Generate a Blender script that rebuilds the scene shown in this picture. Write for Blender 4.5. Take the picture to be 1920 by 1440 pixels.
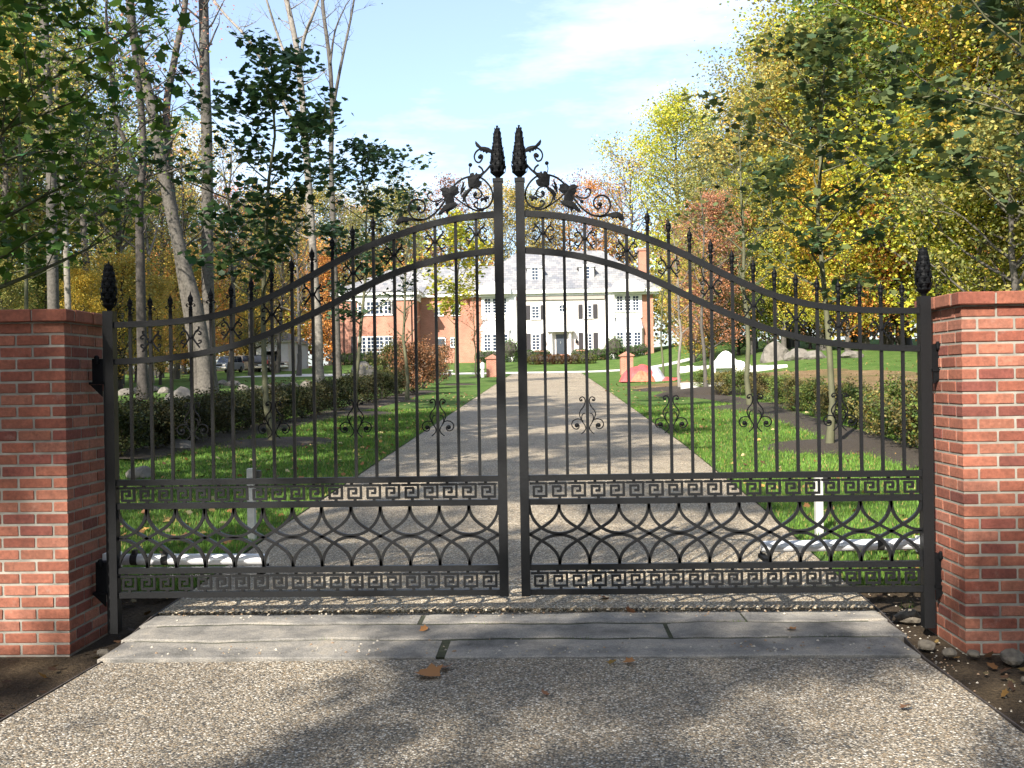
import bpy, bmesh, math, random
import numpy as np
from mathutils import Vector, Matrix, noise
R = math.radians
for o in list(bpy.data.objects): bpy.data.objects.remove(o)
SC = bpy.context.scene
COL = SC.collection

# ------------------------------------------------------------------ camera, sky, sun, exposure
CAM = np.array([0.2, 0.0, 1.49])
_th, _ph, _ro, FPX = R(2.0), -8/1866.67, R(0.9), 1866.67
_f = np.array([-math.sin(_th)*math.cos(_ph), math.cos(_th)*math.cos(_ph), math.sin(_ph)])
_r0 = np.array([math.cos(_th), math.sin(_th), 0.0]); _u0 = np.cross(_r0, _f)
_r = math.cos(_ro)*_r0 - math.sin(_ro)*_u0; _u = math.cos(_ro)*_u0 + math.sin(_ro)*_r0
cam = bpy.data.objects.new('camera', bpy.data.cameras.new('camera')); COL.objects.link(cam)
m = Matrix(((_r[0], _u[0], -_f[0], CAM[0]), (_r[1], _u[1], -_f[1], CAM[1]), (_r[2], _u[2], -_f[2], CAM[2]), (0, 0, 0, 1)))
cam.matrix_world = m
cam.data.lens = 35; cam.data.sensor_width = 36; cam.data.clip_start = 0.05; cam.data.clip_end = 3000
SC.camera = cam

SUN_EL, SUN_AZ = R(36), R(26)      # light travels towards +y, swung 26 degrees towards +x
sun = bpy.data.objects.new('sun', bpy.data.lights.new('sun', 'SUN')); COL.objects.link(sun)
sun.data.energy = 5.0; sun.data.angle = R(0.55); sun.data.color = (1.0, 0.93, 0.82)
d = Vector((math.sin(SUN_AZ)*math.cos(SUN_EL), math.cos(SUN_AZ)*math.cos(SUN_EL), -math.sin(SUN_EL)))
sun.rotation_euler = d.to_track_quat('-Z', 'Y').to_euler()
w = bpy.data.worlds.new("World"); SC.world = w; w.use_nodes = True
nt = w.node_tree; bg = nt.nodes['Background']
sky = nt.nodes.new('ShaderNodeTexSky'); sky.sky_type = 'NISHITA'; sky.sun_disc = False
sky.sun_elevation = SUN_EL; sky.sun_rotation = math.pi + SUN_AZ
sky.air_density = 1.0; sky.dust_density = 1.6; sky.ozone_density = 4.0
tc = nt.nodes.new('ShaderNodeTexCoord'); mp = nt.nodes.new('ShaderNodeMapping'); mp.inputs['Scale'].default_value = (1.3, 1.3, 5.0); mp.inputs['Location'].default_value = (.35, .2, .1)
nz = nt.nodes.new('ShaderNodeTexNoise'); nz.inputs['Scale'].default_value = 1.7; nz.inputs['Detail'].default_value = 7; nz.inputs['Roughness'].default_value = 0.62
cr = nt.nodes.new('ShaderNodeValToRGB'); cr.color_ramp.elements[0].color = (.12, .12, .12, 1); cr.color_ramp.elements[0].position = 0.5; cr.color_ramp.elements[1].position = 0.95
mx = nt.nodes.new('ShaderNodeMix'); mx.data_type = 'RGBA'; mx.inputs[7].default_value = (7.6, 7.7, 7.9, 1)
L = nt.links.new
L(tc.outputs['Generated'], mp.inputs[0]); L(mp.outputs[0], nz.inputs['Vector']); L(nz.outputs[0], cr.inputs[0])
L(cr.outputs[0], mx.inputs[0]); L(sky.outputs[0], mx.inputs[6]); L(mx.outputs[2], bg.inputs[0])
bg.inputs[1].default_value = 0.12
SC.view_settings.view_transform = 'Standard'; SC.view_settings.look = 'None'; SC.view_settings.gamma = 1
SC.view_settings.exposure = 1.3
SC.render.engine = 'CYCLES'
SC.cycles.max_bounces = 6; SC.cycles.diffuse_bounces = 3; SC.cycles.glossy_bounces = 2
SC.cycles.transmission_bounces = 3; SC.cycles.transparent_max_bounces = 4
try: SC.cycles.use_denoising = True
except Exception: pass

# ------------------------------------------------------------------ terrain
def sst(a, b, x):
    t = np.clip((x-a)/(b-a), 0, 1); return t*t*(3-2*t)
def slope(y):
    y = np.asarray(y, float); t = y-6.5
    return 0.0272*np.where(t > 2, t-0.5, np.where(t > -1, (t+1)**2/6, 0.0)) * 1.0 - 0.0
def gz(x, y):
    x = np.asarray(x, float); y = np.asarray(y, float)
    z = slope(np.minimum(y, 125)) + 0.02*np.clip(y-125, 0, 200)
    z = z - 0.08*(1-sst(6.3, 7.3, y))*sst(2.0, 2.3, np.abs(x))
    z = z + 0.72*sst(80, 97, y)*sst(-26, -21, x)*(1-sst(103, 112, y)*sst(13, 25, x)*0)
    z = z + 1.5*sst(7, 17, x)*sst(24, 75, y)
    z = z + 0.16*sst(3.5, 9, x)*sst(9, 20, y)
    return z
def g1(x, y): return float(gz(x, y))
def ray(px, py):
    return _f + _r*(px-960)/FPX + _u*(720-py)/FPX
def at(px, py, Y):
    dd = ray(px, py); return CAM + dd*(Y-CAM[1])/dd[1]
def gp(px, py, far=160):
    dd = ray(px, py); ts = np.concatenate([np.arange(2, 30, .05), np.arange(30, far, .2)])
    P = CAM[None]+dd[None]*(ts/dd[1])[:, None]
    h = P[:, 2]-gz(P[:, 0], P[:, 1]); i = np.argmax(h < 0)
    if h[i] >= 0: i = len(ts)-1
    return P[i]
def px_of(x, y, z):
    v = np.array([x, y, z])-CAM; k = v@_f
    return 960+FPX*(v@_r)/k, 720-FPX*(v@_u)/k

# ------------------------------------------------------------------ material helpers
def newmat(name):
    m = bpy.data.materials.new(name); m.use_nodes = True
    nt = m.node_tree; b = nt.nodes['Principled BSDF']; return m, nt, b
def node(nt, t, **kw):
    n = nt.nodes.new(t)
    for k, v in kw.items():
        if k in n.inputs: n.inputs[k].default_value = v
        else: setattr(n, k, v)
    return n
def ramp(nt, stops, interp='LINEAR'):
    n = nt.nodes.new('ShaderNodeValToRGB'); e = n.color_ramp.elements; n.color_ramp.interpolation = interp
    while len(e) < len(stops): e.new(0.5)
    for i, (p, c) in enumerate(stops):
        e[i].position = p; e[i].color = (*c, 1) if len(c) == 3 else c
    return n
def texco(nt, scale=(1, 1, 1), kind='Object'):
    t = nt.nodes.new('ShaderNodeTexCoord'); m = nt.nodes.new('ShaderNodeMapping'); m.inputs['Scale'].default_value = scale
    nt.links.new(t.outputs[kind], m.inputs[0]); return m.outputs[0]
def bump(nt, b, h, dist, strength=1.0):
    n = node(nt, 'ShaderNodeBump'); n.inputs['Distance'].default_value = dist; n.inputs['Strength'].default_value = strength
    nt.links.new(h, n.inputs['Height']); nt.links.new(n.outputs[0], b.inputs['Normal'])
def mixc(nt, fac, a, b, mode='MIX'):
    n = nt.nodes.new('ShaderNodeMix'); n.data_type = 'RGBA'; n.blend_type = mode
    for s, v in ((0, fac), (6, a), (7, b)):
        if hasattr(v, 'is_linked'): nt.links.new(v, n.inputs[s])
        elif s == 0: n.inputs[0].default_value = v
        else: n.inputs[s].default_value = (*v, 1)
    return n.outputs[2]
def simple(name, c, rough=0.6, metal=0.0, nscale=0, namt=0.0, nb=0.0, spec=0.5):
    m, nt, b = newmat(name); b.inputs['Roughness'].default_value = rough; b.inputs['Metallic'].default_value = metal
    b.inputs['Specular IOR Level'].default_value = spec
    if nscale:
        n = node(nt, 'ShaderNodeTexNoise', Scale=nscale, Detail=5.0, Roughness=0.6); nt.links.new(texco(nt), n.inputs['Vector'])
        lo = tuple(v*(1-namt) for v in c); hi = tuple(min(1, v*(1+namt)) for v in c)
        r = ramp(nt, [(0.3, lo), (0.7, hi)]); nt.links.new(n.outputs[0], r.inputs[0]); nt.links.new(r.outputs[0], b.inputs['Base Color'])
        if nb: bump(nt, b, n.outputs[0], nb)
    else: b.inputs['Base Color'].default_value = (*c, 1)
    return m

M = {}
M['iron'] = simple('black_iron', (0.0085, 0.009, 0.010), 0.42, 0, 90, 0.25, 0.0006, .25)
M['iron_rough'] = simple('black_cast_iron', (0.0035, 0.004, 0.005), 0.6, 0, 60, 0.3, 0.002, .12)
M['silver'] = simple('brushed_aluminium', (0.72, 0.73, 0.75), 0.33, 0.35, 25, 0.08)
M['white'] = simple('white_paint', (0.8, 0.8, 0.78), 0.5, 0, 3, 0.05)
M['whitewash'] = simple('weathered_white', (0.42, 0.42, 0.39), 0.6, 0, 14, 0.2)
M['blackpl'] = simple('black_plastic', (0.02, 0.02, 0.02), 0.5)
M['glass'] = simple('dark_window_glass', (0.03, 0.045, 0.075), 0.08, 0.0)
M['shutter'] = simple('dark_shutter_paint', (0.025, 0.022, 0.025), 0.55)
M['steel'] = simple('rusty_edging_steel', (0.06, 0.05, 0.045), 0.7, 0.2, 20, 0.4)
M['bark_grey'] = simple('grey_bark', (0.082, 0.073, 0.062), 0.9, 0, 9, 0.45, 0.02)
M['bark_dark'] = simple('dark_bark', (0.05, 0.042, 0.036), 0.9, 0, 9, 0.45, 0.02)
M['bark_pale'] = simple('pale_bark', (0.19, 0.17, 0.145), 0.9, 0, 7, 0.4, 0.02)
M['bark_young'] = simple('young_bark', (0.085, 0.085, 0.045), 0.8, 0, 14, 0.3)
M['boulder'] = simple('grey_boulder_stone', (0.15, 0.135, 0.115), 0.9, 0, 4, 0.35, 0.03)
M['joint'] = simple('mossy_joint_soil', (0.03, 0.034, 0.016), 0.95, 0, 25, 0.6, 0.01)
M['rubble'] = simple('dark_rubble_stone', (0.11, 0.095, 0.075), 0.95, 0, 18, 0.45, 0.01)
M['mulch'] = simple('dark_mulch', (0.035, 0.025, 0.016), 0.95, 0, 30, 0.6, 0.03)
M['conc'] = simple('pale_stone', (0.55, 0.53, 0.49), 0.8, 0, 5, 0.15)
M['tarp_red'] = simple('red_tarpaulin', (0.5, 0.07, 0.065), 0.5, 0, 2.0, 0.2, 0.05)
M['tarp_grey'] = simple('grey_tarpaulin', (0.35, 0.36, 0.4), 0.5, 0, 2.0, 0.3, 0.05)
M['orange'] = simple('orange_netting', (0.42, 0.13, 0.07), 0.7, 0, 6, 0.35)
M['tyre'] = simple('black_rubber', (0.015, 0.015, 0.015), 0.8)
M['chrome'] = simple('chrome', (0.7, 0.7, 0.7), 0.2, 0.9)
M['frieze'] = simple('tan_frieze_board', (0.3, 0.27, 0.24), 0.7)
M['door'] = simple('dark_blue_grey_door', (0.04, 0.05, 0.065), 0.4)
M['metalroof'] = simple('pale_metal_canopy', (0.5, 0.52, 0.54), 0.4, 0.3)
M['pumpkin'] = simple('pumpkin_orange', (0.7, 0.25, 0.04), 0.5)
M['teal'] = simple('green_canvas', (0.16, 0.25, 0.23), 0.8)

def gravel_mat(name, gain=1.0):
    m, nt, b = newmat(name); co = texco(nt)
    v = node(nt, 'ShaderNodeTexVoronoi', Scale=105.0); nt.links.new(co, v.inputs['Vector'])
    sep = nt.nodes.new('ShaderNodeSeparateColor'); nt.links.new(v.outputs['Color'], sep.inputs[0])
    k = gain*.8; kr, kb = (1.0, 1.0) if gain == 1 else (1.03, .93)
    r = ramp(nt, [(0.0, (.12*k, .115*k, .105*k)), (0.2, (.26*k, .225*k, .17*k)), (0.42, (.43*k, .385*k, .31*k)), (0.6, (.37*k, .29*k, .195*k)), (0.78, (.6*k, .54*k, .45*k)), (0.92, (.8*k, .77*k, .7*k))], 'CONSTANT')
    nt.links.new(sep.outputs[0], r.inputs[0])
    v2 = node(nt, 'ShaderNodeTexVoronoi', Scale=105.0); nt.links.new(co, v2.inputs['Vector'])
    edge = ramp(nt, [(0.35, (1, 1, 1)), (0.62, (.5, .48, .46))]); nt.links.new(v2.outputs['Distance'], edge.inputs[0])
    c = mixc(nt, 1.0, r.outputs[0], edge.outputs[0], 'MULTIPLY')
    n = node(nt, 'ShaderNodeTexNoise', Scale=1.1, Detail=9.0, Roughness=.62); nt.links.new(co, n.inputs['Vector'])
    rr = ramp(nt, [(0.3, (.66*kr, .65, .64*kb)), (0.52, (1.0*kr, .98, .95*kb)), (0.7, (1.15*kr, 1.12, 1.06*kb))]); nt.links.new(n.outputs[0], rr.inputs[0])
    c = mixc(nt, 1.0, c, rr.outputs[0], 'MULTIPLY'); nt.links.new(c, b.inputs['Base Color'])
    b.inputs['Roughness'].default_value = 0.75
    inv = node(nt, 'ShaderNodeMath', operation='SUBTRACT'); inv.inputs[0].default_value = 1.0; nt.links.new(v2.outputs['Distance'], inv.inputs[1])
    add = node(nt, 'ShaderNodeMath', operation='MULTIPLY_ADD'); nt.links.new(sep.outputs[1], add.inputs[0]); add.inputs[1].default_value = 0.8
    nt.links.new(inv.outputs[0], add.inputs[2])
    bump(nt, b, add.outputs[0], 0.006, 0.9)
    return m
M['gravel'] = gravel_mat('exposed_pebble_paving'); M['gravel_drive'] = gravel_mat('glare_lifted_tan_pebbles', 1.28)  # drive: same pebbles as the apron, colour lifted to stand in for sun glare

def granite_mat():
    m, nt, b = newmat('weathered_granite'); co = texco(nt)
    n = node(nt, 'ShaderNodeTexNoise', Scale=3.5, Detail=9.0, Roughness=0.65); nt.links.new(co, n.inputs['Vector'])
    r = ramp(nt, [(0.3, (.075, .072, .065)), (0.46, (.17, .16, .145)), (0.58, (.25, .23, .20)), (0.72, (.31, .27, .215))]); nt.links.new(n.outputs[0], r.inputs[0])
    n2 = node(nt, 'ShaderNodeTexNoise', Scale=140.0, Detail=3.0); nt.links.new(co, n2.inputs['Vector'])
    r2 = ramp(nt, [(0.35, (.7, .7, .7)), (0.65, (1.2, 1.2, 1.2))]); nt.links.new(n2.outputs[0], r2.inputs[0])
    nt.links.new(mixc(nt, 1.0, r.outputs[0], r2.outputs[0], 'MULTIPLY'), b.inputs['Base Color'])
    b.inputs['Roughness'].default_value = 0.8; 
    ad = node(nt, 'ShaderNodeMath', operation='MULTIPLY_ADD'); nt.links.new(n2.outputs[0], ad.inputs[0]); ad.inputs[1].default_value = .12; nt.links.new(n.outputs[0], ad.inputs[2])
    bump(nt, b, ad.outputs[0], 0.03, 0.7); return m
M['granite'] = granite_mat()

def ground_mat(name, c1, c2, c3, s=2.0, fine=60.0, bd=0.02):
    m, nt, b = newmat(name); co = texco(nt)
    n = node(nt, 'ShaderNodeTexNoise', Scale=s, Detail=8.0, Roughness=0.65); nt.links.new(co, n.inputs['Vector'])
    n2 = node(nt, 'ShaderNodeTexNoise', Scale=fine, Detail=4.0, Roughness=0.7); nt.links.new(co, n2.inputs['Vector'])
    r = ramp(nt, [(0.3, c1), (0.5, c2), (0.72, c3)]); nt.links.new(n.outputs[0], r.inputs[0])
    r2 = ramp(nt, [(0.3, (.5, .5, .5)), (0.7, (1.5, 1.5, 1.5))]); nt.links.new(n2.outputs[0], r2.inputs[0])
    nt.links.new(mixc(nt, 1.0, r.outputs[0], r2.outputs[0], 'MULTIPLY'), b.inputs['Base Color'])
    b.inputs['Roughness'].default_value = 0.95; b.inputs['Specular IOR Level'].default_value = 0.2
    bump(nt, b, n2.outputs[0], bd); return m
M['dirt'] = ground_mat('forest_floor_soil', (.022, .016, .011), (.045, .032, .02), (.095, .068, .038), 1.5, 45, .03)
M['lawn'] = ground_mat('lawn_turf', (.045, .09, .015), (.075, .14, .025), (.13, .165, .045), 1.1, 90, .03)
M['bank'] = ground_mat('leaf_strewn_bank', (.06, .085, .02), (.17, .11, .055), (.25, .18, .1), .55, 14, .05)

def slate_mat():
    m, nt, b = newmat('grey_slate_roof'); co = texco(nt)
    t = node(nt, 'ShaderNodeTexBrick', Scale=1.0, **{'Mortar Size': 0.012, 'Brick Width': 0.45, 'Row Height': 0.26, 'Bias': 0.0})
    mp = nt.nodes.new('ShaderNodeMapping'); nt.links.new(co, mp.inputs[0]); mp.inputs['Rotation'].default_value = (R(90), 0, 0)
    nt.links.new(mp.outputs[0], t.inputs['Vector'])
    t.inputs['Color1'].default_value = (.17, .18, .20, 1); t.inputs['Color2'].default_value = (.3, .29, .29, 1); t.inputs['Mortar'].default_value = (.09, .09, .1, 1)
    n = node(nt, 'ShaderNodeTexNoise', Scale=0.6, Detail=5.0); nt.links.new(co, n.inputs['Vector'])
    rr = ramp(nt, [(0.3, (.8, .8, .82)), (0.7, (1.15, 1.12, 1.05))]); nt.links.new(n.outputs[0], rr.inputs[0])
    nt.links.new(mixc(nt, 1.0, t.outputs[0], rr.outputs[0], 'MULTIPLY'), b.inputs['Base Color']); b.inputs['Roughness'].default_value = 0.6
    return m
M['slate'] = slate_mat()
def hbrick(name, c1, c2, mo):
    m, nt, b = newmat(name); co = texco(nt)
    mp = nt.nodes.new('ShaderNodeMapping'); nt.links.new(co, mp.inputs[0]); mp.inputs['Rotation'].default_value = (R(90), 0, 0)
    t = node(nt, 'ShaderNodeTexBrick', Scale=1.0, **{'Mortar Size': 0.012, 'Brick Width': 0.22, 'Row Height': 0.075})
    nt.links.new(mp.outputs[0], t.inputs['Vector'])
    t.inputs['Color1'].default_value = (*c1, 1); t.inputs['Color2'].default_value = (*c2, 1); t.inputs['Mortar'].default_value = (*mo, 1)
    n = node(nt, 'ShaderNodeTexNoise', Scale=0.9, Detail=6.0); nt.links.new(co, n.inputs['Vector'])
    rr = ramp(nt, [(0.3, (.82, .8, .8)), (0.7, (1.12, 1.12, 1.12))]); nt.links.new(n.outputs[0], rr.inputs[0])
    nt.links.new(mixc(nt, 1.0, t.outputs[0], rr.outputs[0], 'MULTIPLY'), b.inputs['Base Color']); b.inputs['Roughness'].default_value = 0.85
    return m
M['hbrick'] = hbrick('orange_house_brick', (.34, .105, .06), (.42, .15, .09), (.36, .26, .2))
M['hbrick_pale'] = hbrick('limewashed_brick', (.72, .66, .60), (.78, .73, .68), (.74, .72, .68))

# attribute coloured materials
def attr_mat(name, rough=0.85, trans=0.0, noisy=0.0, bd=0.0, objcol=False):
    m, nt, b = newmat(name); a = node(nt, 'ShaderNodeAttribute', attribute_name='Col'); c = a.outputs['Color']
    if objcol:
        oi = nt.nodes.new('ShaderNodeObjectInfo'); c = mixc(nt, 1.0, c, oi.outputs['Color'], 'MULTIPLY')
    if noisy:
        n = node(nt, 'ShaderNodeTexNoise', Scale=38.0, Detail=6.0, Roughness=0.7); nt.links.new(texco(nt), n.inputs['Vector'])
        rr = ramp(nt, [(0.3, (1-noisy,)*3), (0.7, (1+noisy,)*3)]); nt.links.new(n.outputs[0], rr.inputs[0]); c = mixc(nt, 1.0, c, rr.outputs[0], 'MULTIPLY')
        if bd: bump(nt, b, n.outputs[0], bd)
    nt.links.new(c, b.inputs['Base Color']); b.inputs['Roughness'].default_value = rough
    if trans:
        b.inputs['Specular IOR Level'].default_value = 0.3
        t = nt.nodes.new('ShaderNodeBsdfTranslucent'); nt.links.new(c, t.inputs[0])
        mx = nt.nodes.new('ShaderNodeMixShader'); mx.inputs[0].default_value = trans
        nt.links.new(b.outputs[0], mx.inputs[1]); nt.links.new(t.outputs[0], mx.inputs[2])
        nt.links.new(mx.outputs[0], nt.nodes['Material Output'].inputs[0])
    return m
M['brick'] = attr_mat('red_clay_brick', 0.9, 0, 0.3, 0.005)
def weather(mat, lo, hi, pale):
    nt = mat.node_tree; b = nt.nodes['Principled BSDF']; src = b.inputs['Base Color'].links[0].from_socket if b.inputs['Base Color'].is_linked else None
    co = texco(nt); n = node(nt, 'ShaderNodeTexNoise', Scale=2.6, Detail=7.0, Roughness=0.65); nt.links.new(co, n.inputs['Vector'])
    r = ramp(nt, [(0.32, (lo,)*3), (0.62, (hi,)*3)]); nt.links.new(n.outputs[0], r.inputs[0])
    c = mixc(nt, 1.0, src, r.outputs[0], 'MULTIPLY')
    n2 = node(nt, 'ShaderNodeTexNoise', Scale=5.5, Detail=9.0, Roughness=0.75); nt.links.new(co, n2.inputs['Vector'])
    r2 = ramp(nt, [(0.6, (0, 0, 0)), (0.8, (.4, .4, .4))]); nt.links.new(n2.outputs[0], r2.inputs[0])
    c = mixc(nt, r2.outputs[0], c, pale); nt.links.new(c, b.inputs['Base Color'])
weather(M['brick'], .62, 1.05, (.42, .33, .28))
M['leaf'] = attr_mat('tree_leaf', 0.55, 0.35, objcol=True)
M['litter'] = attr_mat('fallen_leaf', 0.7, 0.15)
M['blade'] = attr_mat('grass_blade', 0.6, 0.3)
M['car'] = {}
def paint(name, c, rough=0.3):
    m, nt, b = newmat(name); b.inputs['Base Color'].default_value = (*c, 1); b.inputs['Roughness'].default_value = rough
    b.inputs['Coat Weight'].default_value = 0.6; return m

# ------------------------------------------------------------------ object helpers
def tag(o, label=None, cat=None, group=None, kind=None):
    if label: o['label'] = label
    if cat: o['category'] = cat
    if group: o['group'] = group
    if kind: o['kind'] = kind
    return o
def thing(name, label, cat, loc=(0, 0, 0), group=None, rz=0.0):
    o = bpy.data.objects.new(name, None); o.empty_display_size = 0.2; COL.objects.link(o)
    o.location = loc; o.rotation_euler = (0, 0, rz); return tag(o, label, cat, group)
def link_mesh(name, me, mat, parent=None, loc=None):
    o = bpy.data.objects.new(name, me); COL.objects.link(o)
    if mat is not None and len(me.materials) == 0: me.materials.append(mat)
    if parent is not None: o.parent = parent
    if loc is not None: o.location = loc
    return o
def add_col(me, cols):
    a = me.color_attributes.new('Col', 'FLOAT_COLOR', 'POINT')
    c = np.ones((len(cols), 4), np.float32); c[:, :3] = cols; a.data.foreach_set('color', c.ravel())

class MB:
    def __init__(s, origin=(0, 0, 0)): s.v = []; s.f = []; s.c = []; s.o = np.array(origin, float); s.col = None
    def add(s, vs, fs, col=None):
        n = len(s.v); s.v += [tuple(v) for v in vs]; s.f += [tuple(i+n for i in f) for f in fs]
        s.c += [col or (1, 1, 1)]*len(vs); return s
    def box(s, x0, x1, y0, y1, z0, z1, col=None):
        return s.add([(x0, y0, z0), (x1, y0, z0), (x1, y1, z0), (x0, y1, z0), (x0, y0, z1), (x1, y0, z1), (x1, y1, z1), (x0, y1, z1)],
              [(0, 3, 2, 1), (4, 5, 6, 7), (0, 1, 5, 4), (1, 2, 6, 5), (2, 3, 7, 6), (3, 0, 4, 7)], col)
    def bbox(s, x0, x1, y0, y1, z0, z1, b=0.004, col=None, jit=0.0, rnd=random):
        # box with chamfered edges: three nested rings
        j = lambda: rnd.uniform(-jit, jit)
        v = []
        for (zz, k) in ((z0, b), (z0+b, 0), (z1-b, 0), (z1, b)):
            for (xx, yy, sx, sy) in ((x0, y0, 1, 1), (x1, y0, -1, 1), (x1, y1, -1, -1), (x0, y1, 1, -1)):
                kk = max(k, b*0.0)
                v.append((xx+sx*(kk+b*.5)+j(), yy+sy*kk+j(), zz+j())); v.append((xx+sx*kk+j(), yy+sy*(kk+b*.5)+j(), zz+j()))
        order = [1, 0, 2, 3, 5, 4, 6, 7]
        order = [0, 2, 3, 5, 4, 6, 7, 1]
        f = []
        for r_ in range(3):
            for i in range(8):
                a = order[i]; c2 = order[(i+1) % 8]; f.append((r_*8+a, r_*8+c2, r_*8+8+c2, r_*8+8+a))
        f.append(tuple(24+i for i in order)); f.append(tuple(reversed(order)))
        return s.add(v, f, col)
    def tube(s, pts, rad, n=8, col=None, cap=True):
        pts = [Vector(p) for p in pts]; N = len(pts)
        rad = [rad]*N if not hasattr(rad, '__len__') else rad
        vs = []; up = Vector((0, 0, 1)); t0 = (pts[1]-pts[0]).normalized()
        a = t0.cross(up); a = a if a.length > 0.1 else t0.cross(Vector((0, 1, 0))); a.normalize()
        for i in range(N):
            t = (pts[min(i+1, N-1)]-pts[max(i-1, 0)]).normalized()
            a = (a-t*a.dot(t)); a.normalize(); bb = t.cross(a)
            for k in range(n):
                th = 2*math.pi*k/n; vs.append(pts[i]+(a*math.cos(th)+bb*math.sin(th))*rad[i])
        fs = [(i*n+k, i*n+(k+1) % n, (i+1)*n+(k+1) % n, (i+1)*n+k) for i in range(N-1) for k in range(n)]
        if cap: fs += [tuple(range(n-1, -1, -1)), tuple((N-1)*n+k for k in range(n))]
        return s.add(vs, fs, col)
    def lathe(s, cx, cy, prof, n=12, col=None, sq=None):
        vs = [(cx+r_*math.cos(2*math.pi*k/n), cy+r_*math.sin(2*math.pi*k/n), z) for r_, z in prof for k in range(n)]
        N = len(prof)
        fs = [(i*n+k, i*n+(k+1) % n, (i+1)*n+(k+1) % n, (i+1)*n+k) for i in range(N-1) for k in range(n)]
        fs += [tuple(range(n-1, -1, -1)), tuple((N-1)*n+k for k in range(n))]
        return s.add(vs, fs, col)
    def ribbon(s, path, w, d, y=0.0, closed=False, taper=None):
        # flat bar following a 2D path in xz, width w (in plane), depth d (along y)
        P = [np.array(p, float) for p in path]; N = len(P); vs = []
        for i in range(N):
            t = P[min(i+1, N-1)]-P[max(i-1, 0)]; L_ = np.hypot(*t) or 1; nrm = np.array([-t[1], t[0]])/L_
            ww = w*(taper[i] if taper else 1)/2
            a, b = P[i]+nrm*ww, P[i]-nrm*ww
            vs += [(a[0], y-d/2, a[1]), (b[0], y-d/2, b[1]), (b[0], y+d/2, b[1]), (a[0], y+d/2, a[1])]
        fs = [(i*4+k, i*4+(k+1) % 4, i*4+4+(k+1) % 4, i*4+4+k) for i in range(N-1) for k in range(4)]
        fs += [(3, 2, 1, 0), tuple((N-1)*4+k for k in range(4))]
        return s.add(vs, fs)
    def plate(s, poly, d, y=0.0, dome=0.0):
        # polygon in xz extruded along y, with a raised middle when dome > 0
        n = len(poly); cx = sum(p[0] for p in poly)/n; cz = sum(p[1] for p in poly)/n
        vs = [(p[0], y-d/2, p[1]) for p in poly]+[(p[0], y+d/2, p[1]) for p in poly]
        vs += [(cx, y-d/2-dome, cz), (cx, y+d/2+dome, cz)]
        fs = [(i, (i+1) % n, 2*n) for i in range(n)]+[(n+(i+1) % n, n+i, 2*n+1) for i in range(n)]
        fs += [(i, n+i, n+(i+1) % n, (i+1) % n) for i in range(n)]
        return s.add(vs, fs)
    def sphere(s, c, r_, n=10, m_=6, col=None, sz=1.0):
        prof = [(max(1e-4, r_*math.sin(math.pi*i/m_)), c[2]-r_*sz*math.cos(math.pi*i/m_)) for i in range(m_+1)]
        return s.lathe(c[0], c[1], prof, n, col)
    def build(s, name, mat, parent=None, smooth=False, fix=True, usecol=False):
        org = s.o
        if parent is not None: org = np.array(parent.location)
        me = bpy.data.meshes.new(name)
        me.from_pydata([(v[0]-org[0], v[1]-org[1], v[2]-org[2]) for v in s.v], [], s.f)
        if usecol: add_col(me, np.array(s.c))
        if fix:
            bm = bmesh.new(); bm.from_mesh(me); bmesh.ops.recalc_face_normals(bm, faces=bm.faces); bm.to_mesh(me); bm.free()
        if smooth: me.polygons.foreach_set('use_smooth', [True]*len(me.polygons))
        me.update()
        o = link_mesh(name, me, mat, parent)
        if parent is None: o.location = tuple(org)
        return o

def smooth_path(pts, n=8, it=1):
    P = [np.array(p, float) for p in pts]; out = []
    Q = [2*P[0]-P[1]]+P+[2*P[-1]-P[-2]]
    for i in range(1, len(Q)-2):
        p0, p1, p2, p3 = Q[i-1], Q[i], Q[i+1], Q[i+2]
        for k in range(n):
            t = k/n
            out.append(0.5*((2*p1)+(-p0+p2)*t+(2*p0-5*p1+4*p2-p3)*t*t+(-p0+3*p1-3*p2+p3)*t**3))
    out.append(P[-1]); return out

# ------------------------------------------------------------------ ground, lawns, drive
def sheet(name, xs, ys, off, mat, kind='structure', mask=None):
    X, Y = np.meshgrid(xs, ys); Z = gz(X, Y)+off
    nx, ny = len(xs), len(ys)
    V = np.stack([X, Y, Z], -1).reshape(-1, 3); F = []
    for j in range(ny-1):
        for i in range(nx-1):
            if mask is None or mask((xs[i]+xs[i+1])/2, (ys[j]+ys[j+1])/2): F.append((j*nx+i, j*nx+i+1, (j+1)*nx+i+1, (j+1)*nx+i))
    me = bpy.data.meshes.new(name); me.from_pydata(V.tolist(), [], F); me.polygons.foreach_set('use_smooth', [True]*len(F))
    o = link_mesh(name, me, mat); o['kind'] = kind; return o
def spaced(segs):
    out = []
    for a, b, st in segs: out += list(np.arange(a, b-1e-6, st))
    out.append(segs[-1][1]); return np.array(out)
gx = spaced([(-600, -100, 50), (-100, -30, 5), (-30, -6, 1.5), (-6, -3, .5), (-3, -1.8, .1), (-1.8, 1.8, .9), (1.8, 3, .1), (3, 6, .5), (6, 30, 1.5), (30, 100, 5), (100, 600, 50)])
gy = spaced([(-400, -60, 40), (-60, 0, 6), (0, 6, .5), (6, 8, .1), (8, 24, .8), (24, 76, 2), (76, 130, 1.5), (130, 200, 10), (200, 1200, 100)])
g_ = sheet('ground', gx, gy, -0.035, M['dirt']); g_['label'] = 'brown leaf strewn soil under the trees'

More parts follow.
